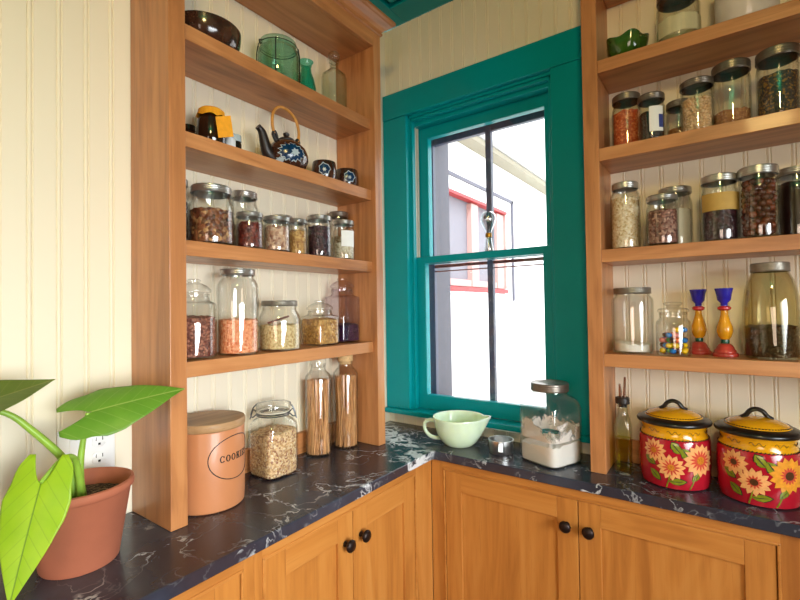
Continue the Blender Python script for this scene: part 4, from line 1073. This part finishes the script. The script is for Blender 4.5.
# ------------------------------------------------------------------ potted plant
PX, PY = .151, -1.214
t = thing('potted_plant', 'elephant-ear plant with three green leaves in a terracotta pot', 'plant', (PX, PY, Z0+.0006))
MB().lathe([(.0005, 0), (.064, 0), (.066, .003), (.0865, .134), (.0885, .136), (.0920, .139), (.0930, .146), (.0915, .152), (.0870, .1535), (.0835, .149), (.0795, .130), (.0640, .02), (.0005, .018)], 64).obj('pot', TERRA, t)
rnd = random.Random(4)
o = MB().lathe([(.0005, .100), (.076, .100), (.0785, .122), (.060, .124), (.03, .126), (.0005, .127)], 48, jig=lambda x, y, z: .0015*math.sin(x*240)*math.cos(y*260) if z > .121 else 0).obj('soil', SOIL, t)
def leafmat(name, a, b, vein):
    m, nt, out = newmat(name); g = G(nt)
    uv = g.n('ShaderNodeUVMap'); sx = g.n('ShaderNodeSeparateXYZ'); g.l(uv.outputs[0], sx.inputs[0])
    n1 = g.noise(g.coord(rnd=False), 26, 3)
    col = g.mix(n1.outputs[0], lin(*a), lin(*b))
    # midrib and side veins from the leaf's own coordinates (u across -1..1, v along)
    au = g.math('ABSOLUTE', sx.outputs[0])
    mid = g.math('LESS_THAN', au, .022)
    ph = g.math('FRACT', g.math('SUBTRACT', g.math('MULTIPLY', sx.outputs[1], 6), g.math('MULTIPLY', au, 2.2)))
    side = g.math('LESS_THAN', g.math('ABSOLUTE', g.math('SUBTRACT', ph, .5)), .035)
    vf = g.math('MAXIMUM', mid, g.math('MULTIPLY', side, .38))
    col = g.mix(vf, col, lin(*vein))
    p = g.n('ShaderNodeBsdfPrincipled'); g.l(col, p.inputs['Base Color']); p.inputs['Roughness'].default_value = .38
    g.l(g.bump(g.math('SUBTRACT', n1.outputs[0], g.math('MULTIPLY', vf, .5)), .25, .002), p.inputs['Normal'])
    tr = g.n('ShaderNodeBsdfTranslucent'); g.l(g.mix(.5, col, (.55, .75, .05, 1)), tr.inputs[0])
    mx = g.n('ShaderNodeMixShader'); mx.inputs[0].default_value = .35; g.l(p.outputs[0], mx.inputs[1]); g.l(tr.outputs[0], mx.inputs[2]); g.l(mx.outputs[0], out.inputs[0])
    return m
LF1 = leafmat('leaf_bright', (150, 196, 36), (190, 220, 40), (120, 160, 40))
LF2 = leafmat('leaf_green', (96, 150, 44), (132, 180, 60), (170, 196, 96))
LF3 = leafmat('leaf_olive', (92, 112, 40), (122, 138, 60), (150, 150, 80))
def leaf(joint, tip, wide, name, mat, W_, lobes, cup=.12, droop=.08, wave=.0):
    """arrow-shaped blade; joint/tip/wide are points relative to the pot base; wide gives the across direction"""
    J, T = Vector(joint), Vector(tip); ax = (T-J); L = ax.length; ax.normalize()
    wd = Vector(wide); wd = (wd-ax*wd.dot(ax)).normalized(); nm = ax.cross(wd).normalized()
    if nm.z < 0 and abs(nm.z) > .3: nm = -nm
    NV, NU = 28, 14
    lb = lobes*L
    vs = []; uvs = []; fs = []
    def halfw(v):      # v along from -lobe to 1
        pts = [(-lobes, .10), (-lobes*.8, .45), (-lobes*.4, .74), (0, .90), (.14, 1.0), (.32, .93), (.52, .72), (.72, .44), (.88, .19), (.96, .06), (1.0, .006)]
        for i in range(len(pts)-1):
            if pts[i][0] <= v <= pts[i+1][0]:
                k = (v-pts[i][0])/(pts[i+1][0]-pts[i][0]); return pts[i][1]+(pts[i+1][1]-pts[i][1])*k
        return .005
    for sd in (-1, 1):
        b = len(vs)
        for j in range(NV+1):
            v = -lobes+(1+lobes)*j/NV; hw = halfw(v)*W_
            # behind the joint each lobe leaves a notch at the midline
            inner = 0 if v >= 0 else W_*.62*(-v/lobes)**.9*.9
            outer = max(hw, inner+.001) if v >= 0 else max(hw*1.0, inner*.98+.0005)
            if v < 0: outer = max(inner+.0008, W_*(.40+.50*math.sqrt(max(0, 1-((-v)/lobes)**2))))
            if v < 0: inner = W_*(.40*((-v)/lobes)**.55)
            for i in range(NU+1):
                q = inner+(outer-inner)*i/NU
                c = q/W_
                p = J+ax*(v*L)+wd*(sd*q)
                z = cup*W_*(c*c)-droop*L*max(0, v)**2.2+wave*W_*math.sin(v*15+sd)*c*c-.03*W_*(1-c)**4
                if v < 0: z -= .35*droop*L*(v/lobes)**2
                p = p+nm*z
                vs.append(p); uvs.append((sd*c, v))
        for j in range(NV):
            for i in range(NU):
                a_ = b+j*(NU+1)+i; fs.append((a_, a_+1, a_+NU+2, a_+NU+1))
    o = mk(name, vs, fs, mat, t, smooth=True, sharp=180)
    uvl = o.data.uv_layers.new(name='UVMap')
    for lp_ in o.data.loops: uvl.data[lp_.index].uv = uvs[lp_.vertex_index]
    md = o.modifiers.new('weld', 'WELD'); md.merge_threshold = .0004
    sm = o.modifiers.new('thick', 'SOLIDIFY'); sm.thickness = .0009; sm.offset = 0
    return o
def rel(p): return (p[0]-PX, p[1]-PY, p[2])
jA, tA = rel((.158, -1.203, .290)), rel((.222, -1.040, .324))
leaf(jA, tA, (.088, -.036, -.086), 'leaf', LF2, .060, .28, cup=-.22, droop=.05, wave=.03)
jB, tB = rel((.225, -1.298, .194)), rel((.262, -1.352, .022))
leaf(jB, tB, (.57, .62, -.05), 'leaf', LF1, .052, .26, cup=-.10, droop=.03, wave=.04)
jC, tC = rel((.145, -1.335, .322)), rel((.140, -1.252, .362))
leaf(rel((.130, -1.400, .322)), tC, (.085, .01, -.040), 'leaf', LF3, .060, .20, cup=.14, droop=.0, wave=.03)
def stalk(pts, r0, r1):
    P = smoothpath(pts, 6); n = len(P)
    MB().tube(P, [r0+(r1-r0)*i/(n-1) for i in range(n)], 10).obj('stalk', PETIOLE, t)
base = (.155-PX, -1.212-PY, .118)
stalk([base, rel((.152, -1.215, .165)), rel((.153, -1.212, .215)), (jA[0], jA[1], jA[2]-.001)], .0095, .0040)
stalk([(base[0]-.008, base[1]-.010, .118), rel((.146, -1.232, .190)), rel((.136, -1.285, .268)), rel((.128, -1.330, .312)), rel((.130, -1.400, .3215))], .0090, .0035)
stalk([(base[0]+.010, base[1]-.004, .118), rel((.170, -1.222, .170)), rel((.185, -1.235, .212)), rel((.208, -1.262, .222)), (jB[0], jB[1], jB[2]+.001)], .0075, .0035)

# ------------------------------------------------------------------ light
def area(name, loc, target, sx, sy, power, col):
    L = bpy.data.lights.new(name, 'AREA'); L.shape = 'RECTANGLE'; L.size = sx; L.size_y = sy; L.energy = power; L.color = col
    o = bpy.data.objects.new(name, L); C.objects.link(o); o.location = loc
    o.rotation_euler = (Vector(target)-Vector(loc)).to_track_quat('-Z', 'Y').to_euler(); return o
k = area('daylight_side_window', (2.66, -1.45, 1.25), (0, -.80, .55), 1.2, 1.0, 27, (.91, .97, 1.0)); k.data.spread = math.radians(88)
k = area('daylight_front_window', (1.6, -3.62, 1.35), (.9, 0, .9), 1.2, 1.0, 9, (1.0, .78, .64)); k.data.spread = math.radians(110)
pt = bpy.data.lights.new('ceiling_lamp', 'POINT'); pt.energy = 31; pt.color = (1.0, .72, .27); pt.shadow_soft_size = .10
po = bpy.data.objects.new('ceiling_lamp', pt); C.objects.link(po); po.location = (1.42, -1.95, 2.42)
wd = bpy.data.worlds.new('sky'); bpy.context.scene.world = wd; wd.use_nodes = True
bgn = wd.node_tree.nodes.get('Background') or wd.node_tree.nodes.new('ShaderNodeBackground')
bgn.inputs[0].default_value = (.93, .97, 1, 1); bgn.inputs[1].default_value = 4.5
sun = bpy.data.lights.new('sun', 'SUN'); sun.energy = 3.0; sun.angle = .02
so = bpy.data.objects.new('sun', sun); C.objects.link(so); so.rotation_euler = (math.radians(40), math.radians(28), 0)

sc_ = bpy.context.scene
sc_.view_settings.view_transform = 'Standard'; sc_.view_settings.look = 'None'; sc_.view_settings.gamma = 1; sc_.view_settings.exposure = 0
sc_.view_settings.use_curve_mapping = False
sc_.cycles.transparent_max_bounces = 40
sc_.cycles.max_bounces = 10; sc_.cycles.diffuse_bounces = 5
sc_.cycles.sample_clamp_indirect = 6
